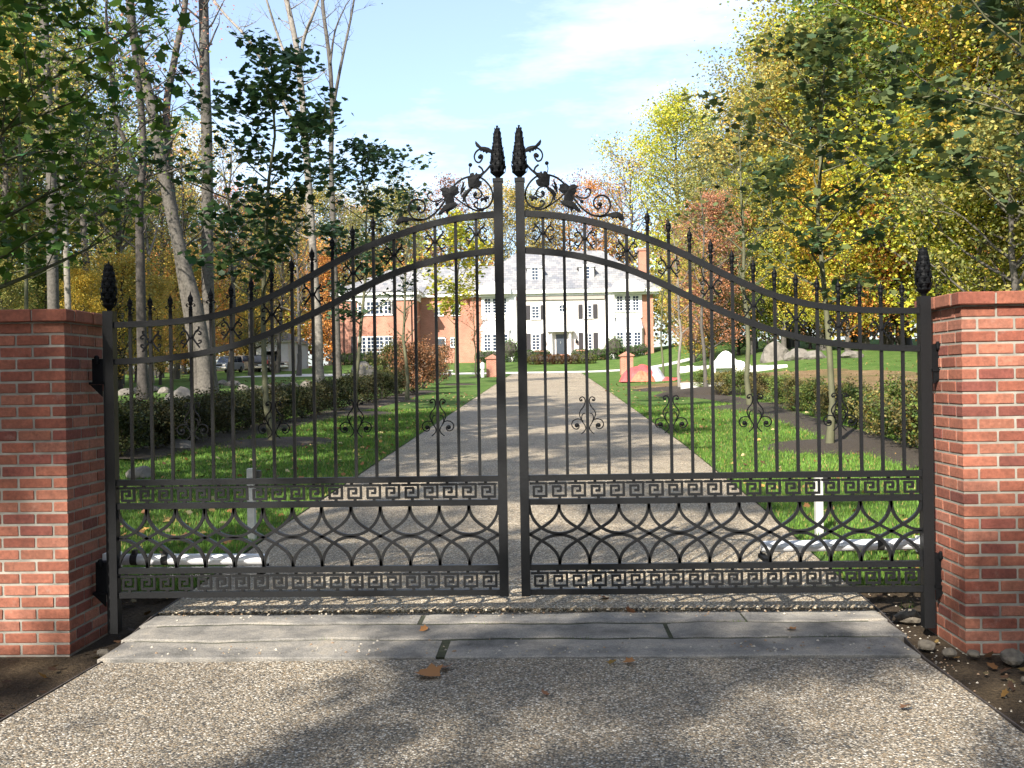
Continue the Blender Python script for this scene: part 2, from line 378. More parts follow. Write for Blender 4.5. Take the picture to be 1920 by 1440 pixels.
def dl(y): return float(np.interp(y, [0, 3, 5.3, 6.2, 10, 18, 40, 78], [-2.55, -2.3, -2.2, -2.33, -2.42, -2.45, -2.5, -2.55]))
def dr(y): return float(np.interp(y, [0, 3, 5.3, 6.2, 10, 18, 40, 78], [2.35, 2.14, 2.13, 2.24, 2.42, 2.6, 2.75, 2.9]))
def drive(name, y0, y1, st, off, label):
    ys = list(np.arange(y0, y1-1e-6, st))+[y1]; vs = []; fs = []
    for y in ys:
        a, b = dl(y), dr(y); wob = lambda s_: 0.012*noise.noise(Vector((y*3, s_, 0)))
        a += wob(1); b += wob(7)
        z = float(slope(y))+off
        vs += [(a, y, z-.16), (a, y, z), (a*.5+b*.5, y, z+.012), (b, y, z), (b, y, z-.16)]
    for i in range(len(ys)-1):
        for k in range(4): fs.append((i*5+k, i*5+k+1, i*5+6+k, i*5+5+k))
    fs.append((0, 1, 2, 3, 4)); fs.append(tuple((len(ys)-1)*5+k for k in (4, 3, 2, 1, 0)))
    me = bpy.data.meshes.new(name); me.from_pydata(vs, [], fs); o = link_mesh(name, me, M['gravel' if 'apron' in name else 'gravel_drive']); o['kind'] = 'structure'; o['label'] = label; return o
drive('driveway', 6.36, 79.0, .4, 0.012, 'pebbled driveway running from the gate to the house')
drive('driveway_apron', -6.0, 5.24, .3, 0.008, 'pebbled apron in front of the gate')
# crossing drive in front of the house
lp = MB(); n_ = 60
for i in range(n_+1):
    x = -26+i*38/n_; yc = 80.5+0.004*(x-1)**2
    for k, yy in enumerate((yc-2.1, yc, yc+2.1)): lp.v.append((x, yy, g1(x, yy)+.03)); lp.c.append((1, 1, 1))
for i in range(n_):
    for k in range(2): lp.f.append((i*3+k, i*3+3+k, i*3+4+k, i*3+1+k))
o = lp.build('turning_drive', M['conc'], fix=True); o['kind'] = 'structure'; o['label'] = 'pale crossing drive in front of the house'

def lawn_mask(x, y):
    if y > 77.5 and abs(y-(80.5+.004*(x-1)**2)) < 1.2 and abs(x) < 26: return False
    if y < 78.4 and dl(y)-.02 < x < dr(y)+.02: return False
    return True
lx = np.concatenate([np.arange(-46, -8, 1.2), np.arange(-8, -2.7, .35)])
def lawn(name, side, lab):
    ys = spaced([(7.15, 12, .3), (12, 40, 1.0), (40, 122, 1.3)])
    vs = []; fs = []; nn = 40
    for y in ys:
        e = (dl(y)-.0) if side < 0 else (dr(y)+.0)
        lim = 42 if side < 0 else 46
        for k in range(nn+1):
            t = (k/nn)**1.7; x = e+side*t*lim
            j = 0.03*noise.noise(Vector((x*2, y*2, 1)))
            vs.append((x, y + (0.12*noise.noise(Vector((x*1.5, 0, 3))) if y < 7.3 else 0), float(slope(y))*0 + g1(x, y)+(0.0 if k else 0.012)+.012 + j*.3))
    for i in range(len(ys)-1):
        for k in range(nn): fs.append((i*(nn+1)+k, i*(nn+1)+k+1, (i+1)*(nn+1)+k+1, (i+1)*(nn+1)+k))
    me = bpy.data.meshes.new(name); me.from_pydata(vs, [], fs); me.polygons.foreach_set('use_smooth', [True]*len(fs))
    o = link_mesh(name, me, M['lawn']); o['kind'] = 'structure'; o['label'] = lab; return o
lawn('lawn', -1, 'green lawn left of the driveway'); lawn('lawn', 1, 'green lawn right of the driveway')
# front lawn between the crossing drive and the house
o = sheet('front_lawn', np.arange(-24, 26, 1.0), np.arange(79, 101, 1.0), 0.02, M['lawn'],
          mask=lambda x, y: y > 80.5+.004*(x-1)**2+2.0); o['label'] = 'lawn strip before the house front'

def blob_patch(name, cx, cy, rx, ry, mat, h=0.05, seed=0, n=28, off=.02):
    vs = [(0, 0, 0)]; fs = []; rings = 5; vs = []
    for r_ in range(rings+1):
        t = r_/rings
        for k in range(n):
            a = 2*math.pi*k/n; q = 1+.12*noise.noise(Vector((math.cos(a)*1.5, math.sin(a)*1.5, seed)))
            x = cx+rx*t*q*math.cos(a); y = cy+ry*t*q*math.sin(a)
            vs.append((x, y, g1(x, y)+off+h*(1-t**2)+(-.03 if r_ == rings else 0)))
    for r_ in range(rings):
        for k in range(n): fs.append((r_*n+k, r_*n+(k+1) % n, (r_+1)*n+(k+1) % n, (r_+1)*n+k))
    me = bpy.data.meshes.new(name); me.from_pydata(vs, [], fs); me.polygons.foreach_set('use_smooth', [True]*len(fs))
    return link_mesh(name, me, mat)

# ------------------------------------------------------------------ granite threshold slabs
rs = random.Random(4)
def slab(x0a, x1a, y0, y1, lab, skewL=0, skewR=0):
    n = 60; mb = MB(); rows = []
    ys = [y0, y0+.012, (y0+y1)/2, y1-.012, y1]
    for j, y in enumerate(ys):
        for i in range(n+1):
            t = i/n; x = (x0a+skewL*(y-y0))*(1-t)+(x1a+skewR*(y-y0))*t
            jk = round((y-5.265)/.36); e = 0.045*noise.noise(Vector((x*1.5, jk*5.3+.4, 0))) + 0.016*noise.noise(Vector((x*6, jk*5.3, 1))) + .008*noise.noise(Vector((x*9, y0*9, j)))
            if jk == 0: e *= .5
            yy = y+(e if j != 2 else 0)
            z = 0.0245+0.004*noise.noise(Vector((x*1.3, yy*4, y0)))+.002*noise.noise(Vector((x0a, y0*5, 2)))
            if j in (0, 4) or i in (0, n): z -= .006
            mb.v.append((x, yy, z)); mb.c.append((1, 1, 1))
    for j in range(4):
        for i in range(n): mb.f.append((j*(n+1)+i, j*(n+1)+i+1, (j+1)*(n+1)+i+1, (j+1)*(n+1)+i))
    # skirt
    N0 = len(mb.v); border = [i for i in range(n+1)]+[j*(n+1)+n for j in range(1, 5)]+[4*(n+1)+i for i in range(n-1, -1, -1)]+[j*(n+1) for j in range(3, 0, -1)]
    for b in border: v = mb.v[b]; mb.v.append((v[0], v[1], -.12)); mb.c.append((1, 1, 1))
    K = len(border)
    for i in range(K): mb.f.append((border[i], N0+i, N0+(i+1) % K, border[(i+1) % K]))
    o = mb.build('granite_slab', M['granite'], None, smooth=False)
    return tag(o, lab, 'stone slab', 'granite threshold slabs')
slab(-2.24, -.415, 5.265, 5.615, 'grey granite slab in the front row, left of the slanted gap')
slab(-.365, 2.13, 5.265, 5.61, 'long grey granite slab in the front row, right of the slanted gap')
slab(-2.28, .868, 5.655, 5.965, 'long granite slab in the middle row, left of its open joint')
slab(.895, 2.2, 5.65, 5.97, 'pale granite slab in the middle row, right of its open joint')
slab(-2.31, -.61, 6.015, 6.235, 'narrow granite slab in the rear row, left piece nearest the gate')
slab(-.58, 1.37, 6.015, 6.235, 'narrow granite slab in the rear row, middle piece nearest the gate')
slab(1.385, 2.22, 6.015, 6.235, 'narrow granite slab in the rear row, right piece nearest the gate')
# strip of pebbles under the gate + joints bed
jb = MB(); jb.box(-2.2, 2.1, 5.3, 6.23, -.2, .0145)
o = jb.build('joint_bed', M['joint']); o['kind'] = 'structure'
jb = MB(); jb.box(-2.33, 2.25, 6.245, 6.37, -.15, 0.002); o = jb.build('threshold_paving', M['gravel']); o['kind'] = 'structure'
def edging(side, lab):
    mb = MB(); ys = np.arange(.5, 12, .25); vs = []
    for y in ys:
        x = (dl(y)-.012) if side < 0 else (dr(y)+.012); z = float(slope(y))+.012
        mb.v += [(x-.004, y, z), (x+.004, y, z), (x+.004, y, z-.14), (x-.004, y, z-.14)]; mb.c += [(1, 1, 1)]*4
    for i in range(len(ys)-1):
        for k in range(4): mb.f.append((i*4+k, i*4+4+k, i*4+4+(k+1) % 4, i*4+(k+1) % 4))
    tag(mb.build('edging_strip', M['steel']), lab, 'edging')
edging(-1, 'thin rusty steel edging along the left side of the drive'); edging(1, 'thin rusty steel edging along the right side of the drive')

# ------------------------------------------------------------------ brick pillars
BRK = [(.22, .07, .041), (.255, .088, .053), (.195, .059, .036), (.285, .112, .072), (.235, .08, .047), (.165, .048, .034), (.27, .102, .062)]
def pillar(x_in, side, y0, nx, ny, z0, ztop, lab, seed):
    rb = random.Random(seed)
    ch = 0.0708; bl = 0.203; mt = 0.0135; n = 27
    W = nx*bl; D = ny*bl
    xa, xb = (x_in, x_in+W) if side > 0 else (x_in-W, x_in)
    t = thing('brick_pillar', lab, 'gate pillar', ((xa+xb)/2, y0+D/2, z0))
    core = MB(); ins = .0115
    core.box(xa+ins, xb-ins, y0+ins, y0+D-ins, z0-.2, ztop-.07)
    core.build('mortar', M['mortar'], t)
    bm_ = MB(); hb = bl/2; half = .096
    def br(x0, x1, yy0, yy1, z, h):
        c = rb.choice(BRK); k = rb.uniform(.85, 1.15); c = tuple(v*k for v in c)
        bm_.bbox(x0+mt/2, x1-mt/2, yy0+mt/2, yy1-mt/2, z+mt/2, z+h-mt/2, .004, c, .0012, rb)
    zt = ztop-.075-ch*0
    k = 0; z = zt-ch
    while z > z0-.1:
        o_ = rb.uniform(-.002, .002)
        if k % 2 == 0:      # front rows run full stretchers; sides fill between
            for i in range(nx):
                br(xa+i*bl, xa+(i+1)*bl, y0+o_, y0+half, z, ch); br(xa+i*bl, xa+(i+1)*bl, y0+D-half, y0+D, z, ch)
            m_ = (D-2*half); q = max(1, round(m_/bl)); 
            for i in range(q):
                a = y0+half+i*m_/q; b = y0+half+(i+1)*m_/q
                br(xa, xa+half, a, b, z, ch); br(xb-half, xb, a, b, z, ch)
        else:
            for i in range(ny):
                br(xa, xa+half, y0+i*bl, y0+(i+1)*bl, z, ch); br(xb-half, xb, y0+i*bl, y0+(i+1)*bl, z, ch)
            m_ = W-2*half; q = round(m_/bl)
            edges = [xa+half+i*m_/q for i in range(q+1)]
            for i in range(q):
                br(edges[i], edges[i+1], y0+o_, y0+half, z, ch); br(edges[i], edges[i+1], y0+D-half, y0+D, z, ch)
        z -= ch; k += 1
    bm_.build('brick_shaft', M['brick'], t, usecol=True, fix=True)
    # cap course, slightly proud
    cp = MB(); bm2 = bm_; ov = .03
    cx0, cx1, cy0, cy1 = xa-ov, xb+ov, y0-ov, y0+D+ov
    core = MB(); core.box(cx0+.008, cx1-.008, cy0+.008, cy1-.008, ztop-.068, ztop-.008); core.build('cap_mortar', M['mortar'], t)
    cb = MB()
    def cbr(x0, x1, yy0, yy1):
        c = rb.choice(BRK); k = rb.uniform(.9, 1.12); j = rb.uniform(-.003, .003)
        cb.bbox(x0+mt/2, x1-mt/2, yy0+j, yy1, ztop-.072, ztop+rb.uniform(-.002, .002), .005, tuple(v*k for v in c), .0015, rb)
    q = round((cx1-cx0)/.212)
    for i in range(q):
        a = cx0+(cx1-cx0)*i/q; b = cx0+(cx1-cx0)*(i+1)/q; cbr(a, b, cy0, cy0+.1); cbr(a, b, cy1-.1, cy1)
    q = round((cy1-cy0-.2)/.212); s0 = cy0+.1; s1 = cy1-.1
    for i in range(q):
        a = s0+(s1-s0)*i/q+mt/2; b = s0+(s1-s0)*(i+1)/q-mt/2; cbr(cx0-mt/2, cx0+.1, a, b); cbr(cx1-.1, cx1+mt/2, a, b)
    mm = MB()
    for i in range(2):
        for j in range(max(1, nx)):
            a = cx0+.1+(cx1-cx0-.2)*j/nx; b = cx0+.1+(cx1-cx0-.2)*(j+1)/nx; yy = s0+(s1-s0)*i/2
            cbr(a, b, yy+.005, yy+(s1-s0)/2-.005)
    cb.build('brick_cap', M['brick'], t, usecol=True, fix=True)
    return t
M['mortar'] = simple('pale_grey_mortar', (.225, .21, .18), 0.95, 0, 9, .3, .003)
pillar(2.545, 1, 5.72, 4, 3, -.09, 1.945, 'red brick gate pillar on the right, with a capping course of brick', 3)
pillar(-2.645, -1, 5.80, 4, 3, -.09, 1.95, 'sunlit red brick gate pillar on the left with its inner side in shade', 8)

# ------------------------------------------------------------------ the two gate leaves
GY = 6.1
_zu = [(0.0, 2.507), (.025, 2.507), (.21, 2.492), (.36, 2.468), (.5, 2.43), (.66, 2.378), (.855, 2.308), (1.05, 2.210), (1.18, 2.138), (1.37, 2.043), (1.50, 1.985), (1.69, 1.927), (1.88, 1.893), (2.135, 1.873), (2.435, 1.868)]
_zl = [(0.0, 2.283), (.03, 2.282), (.27, 2.258), (.4, 2.232), (.655, 2.157), (.85, 2.068), (1.045, 1.965), (1.30, 1.850), (1.49, 1.771), (1.69, 1.715), (1.88, 1.677), (2.13, 1.649), (2.435, 1.639)]
def curve_fn(tab):
    us = np.linspace(0, 2.435, 160); z = np.interp(us, [a for a, b in tab], [b for a, b in tab])
    for _ in range(60):
        z[1:-1] = z[1:-1]*.5+(z[:-2]+z[2:])*.25
    return lambda u: float(np.interp(u, us, z))
ZU, ZL = curve_fn(_zu), curve_fn(_zl)
CREST = []
def cp_(X, Y):   # traced ornament coordinates to metres beside the centre stile
    k = .000477; a = 1340-X; b = 1205-Y
    return ((a-.0157*b)*k, 2.523+(b+.0157*a)*k)
def leaf_gate(sg, xc, lab):
    xh = xc+sg*2.43
    t = thing('gate_leaf', lab, 'gate', (xh, GY, -.05), 'wrought iron gate leaves')
    X = lambda u: xc+sg*u
    P = lambda pts: [(X(a), b) for a, b in pts]
    dz = 0.0
    # stiles
    mb = MB(); hw = .0275; mb.box(xc-hw, xc+hw, GY-hw, GY+hw, .165, 2.715); mb.box(xc-hw-.004, xc+hw+.004, GY-hw-.004, GY+hw+.004, 2.70, 2.722)
    mb.build('stile', M['iron'], t)
    mb = MB(); hw = .032; mb.box(xh-hw, xh+hw, GY-hw, GY+hw, -.045, 1.955); mb.build('hinge_stile', M['iron'], t)
    # straight rails
    for z in (.887, .741, .340, .189):
        mb = MB(); a, b = sorted((X(.0275), X(2.43-.032))); mb.box(a, b, GY-.019, GY+.019, z-.018, z+.018); mb.build('rail', M['iron'], t)
    us = np.linspace(.0275, 2.43-.032, 70)
    for fn in (ZU, ZL):
        mb = MB(); mb.ribbon([(X(u), fn(u)) for u in us], .037, .038, GY); mb.build('arched_rail', M['iron'], t)
    # balusters, finials, scrolls
    bar = None
    for k in range(18):
        u = .138+.1272*k; x = X(u); h = .009; top = ZU(u)-.012
        mb = MB(); mb.box(x-h, x+h, GY-h, GY+h, .9, ZL(u)+.0); mb.box(x-h, x+h, GY-h-.0005, GY+h+.0005, ZL(u)+.001, top)
        mb.build('baluster', M['iron'], t)
        if k >= 5:
            z0 = ZU(u)+.008; mb = MB()
            mb.box(x-h, x+h, GY-h, GY+h, z0, z0+.045)
            prof = [(.008, z0+.04), (.0125, z0+.043), (.0125, z0+.047), (.0095, z0+.05), (.0125, z0+.053), (.0135, z0+.060), (.0095, z0+.064), (.0125, z0+.067), (.0105, z0+.074),
                    (.007, z0+.079), (.0075, z0+.083), (.011, z0+.093), (.0135, z0+.105), (.0115, z0+.115), (.0085, z0+.12), (.0125, z0+.127), (.011, z0+.138), (.006, z0+.15), (.0015, z0+.168)]
            mb.lathe(x, GY, prof, 8)
            for s_ in (-1, 1):
                q = [(0.004, .081), (.012, .09), (.02, .092), (.0265, .086), (.026, .078), (.020, .076), (.0195, .082)]
                mb.ribbon(smooth_path([(x+s_*a, z0+b) for a, b in q], 4), .005, .008, GY)
                # side leaves of the spear
                mb.plate([(x+s_*.006, z0+.1), (x+s_*.0175, z0+.108), (x+s_*.0155, z0+.122), (x+s_*.0165, z0+.13), (x+s_*.005, z0+.15)], .005, GY)
            mb.build('picket_finial', M['iron_rough'], t, smooth=False)
        if k % 2 == 0:
            zc = (ZU(u)+ZL(u))/2; f = .00056; mb = MB()
            for s_ in (-1, 1):
                T = lambda pts: smooth_path([(x+s_*a*f, zc+b*f) for a, b in pts], 5)
                mb.ribbon(T([(87, 122), (84, 92), (54, 66), (32, 25), (22, 0), (32, -25), (60, -66), (95, -112)]), .0085, .011, GY, taper=None)
                mb.ribbon(T([(50, 58), (80, 72), (108, 56), (108, 34), (88, 32), (88, 44)]), .0075, .010, GY+.001)
                mb.ribbon(T([(50, -58), (80, -70), (108, -54), (108, -34), (88, -32), (88, -44)]), .0075, .010, GY+.001)
            mb.sphere((x, GY, zc), .0145, 10, 6, sz=1.25)
            mb.build('curled_scroll', M['iron_rough'], t)
        if k in (2, 6, 10, 14):
            zc = 1.27; f = .000735; mb = MB()
            for s_ in (-1, 1):
                T = lambda pts: smooth_path([(x+s_*(a-616)*f, zc+(680-b)*f) for a, b in pts], 6)
                mb.ribbon(T([(662, 556), (673, 560), (668, 574), (652, 570), (650, 552), (664, 543), (682, 552), (682, 572), (662, 584)][:1]+[(672, 566), (680, 552), (668, 536), (650, 534), (637, 548), (634, 575), (645, 610), (672, 645), (683, 675), (674, 705), (655, 738)]), .0065, .009, GY)
                mb.sphere((x+s_*(664-616)*f, GY, zc+(680-560)*f), .0075, 8, 5)
                mb.ribbon(T([(655, 742), (668, 724), (700, 716), (735, 730), (748, 762), (735, 790), (710, 800), (690, 788), (688, 766), (704, 754)]), .0065, .009, GY)
                mb.sphere((x+s_*(707-616)*f, GY, zc+(680-769)*f), .0135, 10, 6)
                mb.ribbon(T([(636, 670), (652, 672), (664, 698), (661, 740)]), .006, .008, GY+.001)
                mb.ribbon(T([(657, 742), (640, 768), (632, 795), (645, 820), (670, 842)]), .006, .008, GY)
            mb.build('lyre_scroll', M['iron_rough'], t)
    # greek key bands
    for zc in (.814, .2645):
        mb = MB(); H = .046; n = 20; u0, u1 = .032, 2.395; s = (u1-u0)/n; lw = .0148; d_ = .012
        for i in range(n):
            base = (X(u0) if sg > 0 else X(u1))+i*s
            Q = lambda a, b: (base+a*s, zc+b*H)
            segs = [((0, .84), (.9, .84)), ((.86, .84), (.86, -.84)), ((.92, -.84), (.17, -.84)), ((.21, -.84), (.21, .42)), ((.15, .42), (.65, .42)), ((.61, .42), (.61, -.2)), ((.66, -.2), (.4, -.2))]
            for j, (a, b) in enumerate(segs):
                a = Q(*a); b = Q(*b)
                x0, x1 = sorted((a[0], b[0])); z0, z1 = sorted((a[1], b[1]))
                if x1-x0 < z1-z0: mb.box(x0-lw/2, x1+lw/2, GY-d_/2, GY+d_/2, z0, z1)
                else: mb.box(x0, x1, GY-d_/2-.0006, GY+d_/2+.0006, z0-lw/2, z1+lw/2)
            a = Q(.38, .84); mb.box(a[0]-.009, a[0]+.009, GY-.007, GY+.007, a[1], zc+.0565)
            a = Q(.55, -.84); mb.box(a[0]-.009, a[0]+.009, GY-.007, GY+.007, zc-.0565, a[1])
            # thin link to the next unit along the top
            a = Q(.9, .84); b = Q(1.0, .84); mb.box(a[0], b[0], GY-.005, GY+.005, a[1]-.004, a[1]+.004)
        mb.build('greek_key_band', M['iron'], t)
    # interlaced arches
    zt, zb = .724, .357; H = zt-zb; u0 = .0275; s = (2.398-u0)/13
    mb = MB(); q = 22
    def clip_rib(pts, yy):
        run = []
        for p in pts:
            if u0-.001 <= p[0] <= 2.3985: run.append((X(p[0]), p[1]))
            else:
                if len(run) > 1: mb.ribbon(run, .0175, .022, yy)
                run = []
        if len(run) > 1: mb.ribbon(run, .0175, .022, yy)
    for k in range(0, 13, 2):
        c = u0+(k+1)*s
        clip_rib([(c-s*math.cos(math.pi*i/q), zt-(H/2-.004)*math.sin(math.pi*i/q)) for i in range(q+1)], GY-.0006)
        clip_rib([(c-s*math.cos(math.pi*i/q), zb+(H/2-.004)*math.sin(math.pi*i/q)) for i in range(q+1)], GY-.0006)
    def bez(p0, p1, p2, p3, n=12):
        return [tuple((1-t_)**3*np.array(p0)+3*(1-t_)**2*t_*np.array(p1)+3*(1-t_)*t_**2*np.array(p2)+t_**3*np.array(p3)) for t_ in np.linspace(0, 1, n)]
    for j in range(-1, 15, 2):
        for dr_ in (-1, 1):
            a = u0+j*s; m_ = a+dr_*s; e = a+2*dr_*s; zm = (zt+zb)/2
            top = bez((a, zt), (a+dr_*.02*s, zt-.52*H/2), (m_-dr_*.55*s, zm+.30*s*1.0), (m_, zm))
            bot = [(2*m_-p[0], 2*zm-p[1]) for p in reversed(top)]
            clip_rib(top+bot[1:], GY+.0006)
    mb.build('interlaced_arches', M['iron'], t)
    # crest
    mb = MB(); T = lambda pts, n=6: smooth_path([(X(cp_(a, b)[0]+.0275), cp_(a, b)[1]) for a, b in pts], n)
    def rib(pts, w=.0095, d_=.011, yy=0, tap=None):
        q_ = T(pts); mb.ribbon(q_, w, d_, GY+yy)
    rib([(372, 1150), (368, 1185), (390, 1215), (425, 1205), (450, 1165), (448, 1105), (410, 1060), (345, 1045), (280, 1070), (243, 1140), (252, 1225), (305, 1288), (385, 1310), (480, 1290), (560, 1240), (630, 1170), (690, 1090), (725, 1030), (770, 950), (830, 870), (910, 800), (1000, 762), (1090, 752), (1180, 775), (1265, 850), (1318, 950), (1318, 1060), (1270, 1140), (1200, 1172), (1130, 1165), (1090, 1130), (1092, 1098), (1122, 1082), (1136, 1108)], .0105)
    rib([(1210, 1192), (1110, 1190), (1030, 1150), (980, 1080), (970, 1010), (1000, 940), (1060, 902), (1130, 910), (1175, 955), (1180, 1005), (1140, 1035), (1095, 1025), (1080, 990), (1105, 962), (1122, 982)], .009)
    rib([(1080, 1180), (1000, 1140), (920, 1085), (850, 1030), (800, 980)], .008)
    rib([(680, 1030), (620, 1065), (550, 1068), (500, 1030), (486, 985), (510, 955), (545, 965), (545, 992)], .0085)
    rib([(612, 1105), (660, 1070), (705, 1035)], .005); rib([(1035, 620), (1024, 680), (1042, 745)], .005)
    rib([(1300, 610), (1240, 680), (1170, 750), (1100, 850), (1030, 930), (960, 1010), (950, 1080)], .012)
    rib([(1205, 705), (1185, 655), (1142, 620)], .011)
    rib([(1320, 425), (1260, 405), (1170, 402), (1112, 438), (1088, 500), (1108, 558), (1150, 575), (1182, 540), (1195, 495), (1168, 478), (1152, 505)], .0095)
    rib([(1180, 960), (1205, 1000), (1225, 1030)], .006)
    rib([(420, 1306), (340, 1312), (260, 1295), (200, 1275)], .012)
    for (cx, cy, rr_) in ((605, 1112, .012), (1037, 605, .0125), (372, 1160, .014), (1160, 505, .013), (1098, 990, .011)):
        a = cp_(cx, cy); mb.sphere((X(a[0]+.0275), GY, a[1]), rr_, 10, 7)
    leaves = [
     [(1010, 880), (1000, 780), (1050, 708), (1080, 705), (1082, 752), (1112, 700), (1132, 722), (1165, 722), (1200, 690), (1185, 745), (1130, 815), (1188, 818), (1180, 860), (1150, 900), (1090, 888), (1040, 925)],
     [(640, 915), (700, 888), (732, 892), (760, 908), (798, 872), (850, 880), (885, 885), (880, 925), (900, 950), (862, 992), (822, 1010), (836, 1080), (770, 1128), (712, 1105), (722, 1050), (690, 1010), (668, 990), (672, 950)],
     [(735, 1105), (690, 1130), (650, 1190), (608, 1242), (660, 1246), (705, 1185), (722, 1215), (738, 1255), (762, 1200), (800, 1180), (850, 1150), (882, 1105), (830, 1085)],
     [(905, 975), (915, 900), (960, 805), (958, 865), (940, 920), (978, 870), (970, 910), (930, 970), (918, 1010)],
     [(940, 1050), (925, 1000), (960, 950), (1010, 915), (1055, 895), (1030, 950), (990, 1000), (962, 1050)],
     [(1105, 298), (1098, 330), (1112, 368), (1150, 398), (1172, 440), (1188, 425), (1205, 450), (1225, 440), (1245, 468), (1265, 450), (1300, 458), (1328, 440), (1310, 415), (1275, 388), (1225, 376), (1160, 372), (1125, 350)],
     [(1175, 1030), (1215, 1025), (1245, 1005), (1280, 1012), (1278, 1040), (1250, 1050), (1256, 1088), (1230, 1085), (1215, 1058), (1182, 1078), (1165, 1055)],
     [(72, 1350), (80, 1310), (115, 1278), (160, 1260), (220, 1272), (300, 1318), (240, 1322), (225, 1350), (190, 1322), (165, 1350), (140, 1325), (112, 1350), (110, 1385), (85, 1375)]]
    for i, lf in enumerate(leaves):
        mb.plate([(X(cp_(a, b)[0]+.0275), cp_(a, b)[1]) for a, b in lf], .006, GY-.002*(i % 3), .006)
    mb.build('scroll_crest', M['iron_rough'], t)
    # big leafy finials
    def finial(x, z0, H_, prof, rows, nm):
        mb = MB(); mb.lathe(x, GY, [(r_*.8, z0+h_*H_) for r_, h_ in prof], 12)
        rp = lambda h_: float(np.interp(h_, [p[1] for p in prof], [p[0] for p in prof]))
        for ri in range(rows):
            h0 = .06+.8*ri/rows; n_l = 7
            for k in range(n_l):
                a = 2*math.pi*(k+.5*(ri % 2))/n_l; ca, sa = math.cos(a), math.sin(a)
                r0 = rp(h0)*.75; r1 = rp(min(1, h0+.1))*1.0+.004; r2 = rp(min(1, h0+.17))*.95+.007
                wv = .011+.3*rp(h0)
                pts = []
                for (rr_, hh, ww) in ((r0, h0, wv*.5), (r1, h0+.07, wv), (r1+.002, h0+.11, wv*.6), (r2+.001, h0+.145, wv*.75), (r2+.004, h0+.19, .001)):
                    pts.append((rr_, z0+hh*H_, ww))
                base = len(mb.v)
                vs = []; fs = []
                for rr_, zz, ww in pts:
                    vs += [(x+rr_*ca-ww*sa, GY+rr_*sa+ww*ca, zz), (x+(rr_+.004)*ca, GY+(rr_+.004)*sa, zz), (x+rr_*ca+ww*sa, GY+rr_*sa-ww*ca, zz)]
                for i in range(len(pts)-1):
                    for kk in range(2): fs.append((i*3+kk, i*3+kk+1, i*3+4+kk, i*3+3+kk))
                mb.add(vs, fs)
        mb.build(nm, M['iron_rough'], t, fix=False)
    finial(xc, 2.717, .33, [(.012, 0), (.018, .04), (.038, .12), (.041, .25), (.034, .42), (.028, .55), (.019, .66), (.015, .8), (.012, .88), (.005, .93), (.005, .96), (.010, 1.0)], 9, 'leaf_finial')
    finial(xh, 1.953, .315, [(.014, 0), (.024, .06), (.04, .2), (.043, .32), (.038, .48), (.033, .62), (.024, .78), (.015, .9), (.002, 1.0)], 7, 'spear_finial')
    # hinge hardware
    for z0, z1 in ((1.50, 1.66), (.20, .40)):
        mb = MB(); a, b = sorted((xh+sg*.032, xh+sg*.10)); mb.box(a, b, GY-.035, GY+.035, z0+.015, z1)
        a2, b2 = sorted((xh+sg*.028, xh+sg*.115)); mb.box(a2, b2, GY-.05, GY+.05, z0, z0+.016)
        mb.add([(xh+sg*.034, GY-.045, z0-.001), (xh+sg*.11, GY-.045, z0-.001), (xh+sg*.034, GY-.045, z0-.075), (xh+sg*.034, GY-.035, z0-.001), (xh+sg*.11, GY-.035, z0-.001), (xh+sg*.034, GY-.035, z0-.075)],
               [(0, 1, 2), (5, 4, 3), (0, 3, 4, 1), (1, 4, 5, 2), (2, 5, 3, 0)])
        mb.lathe((xh+sg*.065), GY-.045, [(.012, z1-.03), (.015, z1-.02), (.015, z1+.012), (.008, z1+.02)], 10)
        mb.build('hinge', M['iron_rough'], t)
    return t
leaf_gate(1, .0535, 'right leaf of the black iron double gate, hinged at the right brick pillar')
leaf_gate(-1, -.0800, 'left leaf of the black iron double gate, hinged at the left brick pillar')

# gate openers (arm behind each leaf)
def opener(sg, x0, x1, z, lab):
    y = 6.3; t = thing('gate_opener', lab, 'gate opener', (x1, y, z), 'gate opener arms')
    mb = MB(); mb.tube([(x0+sg*.0, y, z-.008), (x0+sg*.02, y, z-.008), (x1, y, z)], [.033, .036, .036], 16); mb.build('arm_tube', M['silver'], t, smooth=False)
    mb = MB(); a, b = sorted((x1, x1+sg*.09)); mb.box(a, b, y-.05, y+.04, z-.052, z+.045); mb.build('motor_cap', M['white'], t)
    for q in ((.235,) if sg > 0 else (.1, .3)):
        mb = MB(); xx = x1-sg*q; mb.tube([(xx-.022, y, z), (xx+.022, y, z)], .0385, 16); mb.box(xx-.012, xx+.012, y-.02, y+.02, z+.03, z+.062); mb.build('strap', M['blackpl'], t)
    mb = MB(); mb.box(x0-sg*.0-.02, x0+.02, GY+.022, y+.005, z-.075, z-.05); mb.tube([(x0, y, z-.08), (x0, y, z-.035)], .009, 8); mb.build('gate_bracket', M['iron_rough'], t)
    mb = MB(); mb.box(min(x1, x1+sg*.12), max(x1, x1+sg*.12), y-.03, y+.03, z-.066, z-.054); mb.build('pillar_bracket', M['iron_rough'], t)
opener(1, 1.53, 2.50, .425, 'silver gate opener arm with a black strap, behind the right leaf')
opener(-1, -1.60, -2.56, .375, 'silver gate opener arm lying behind the left leaf')

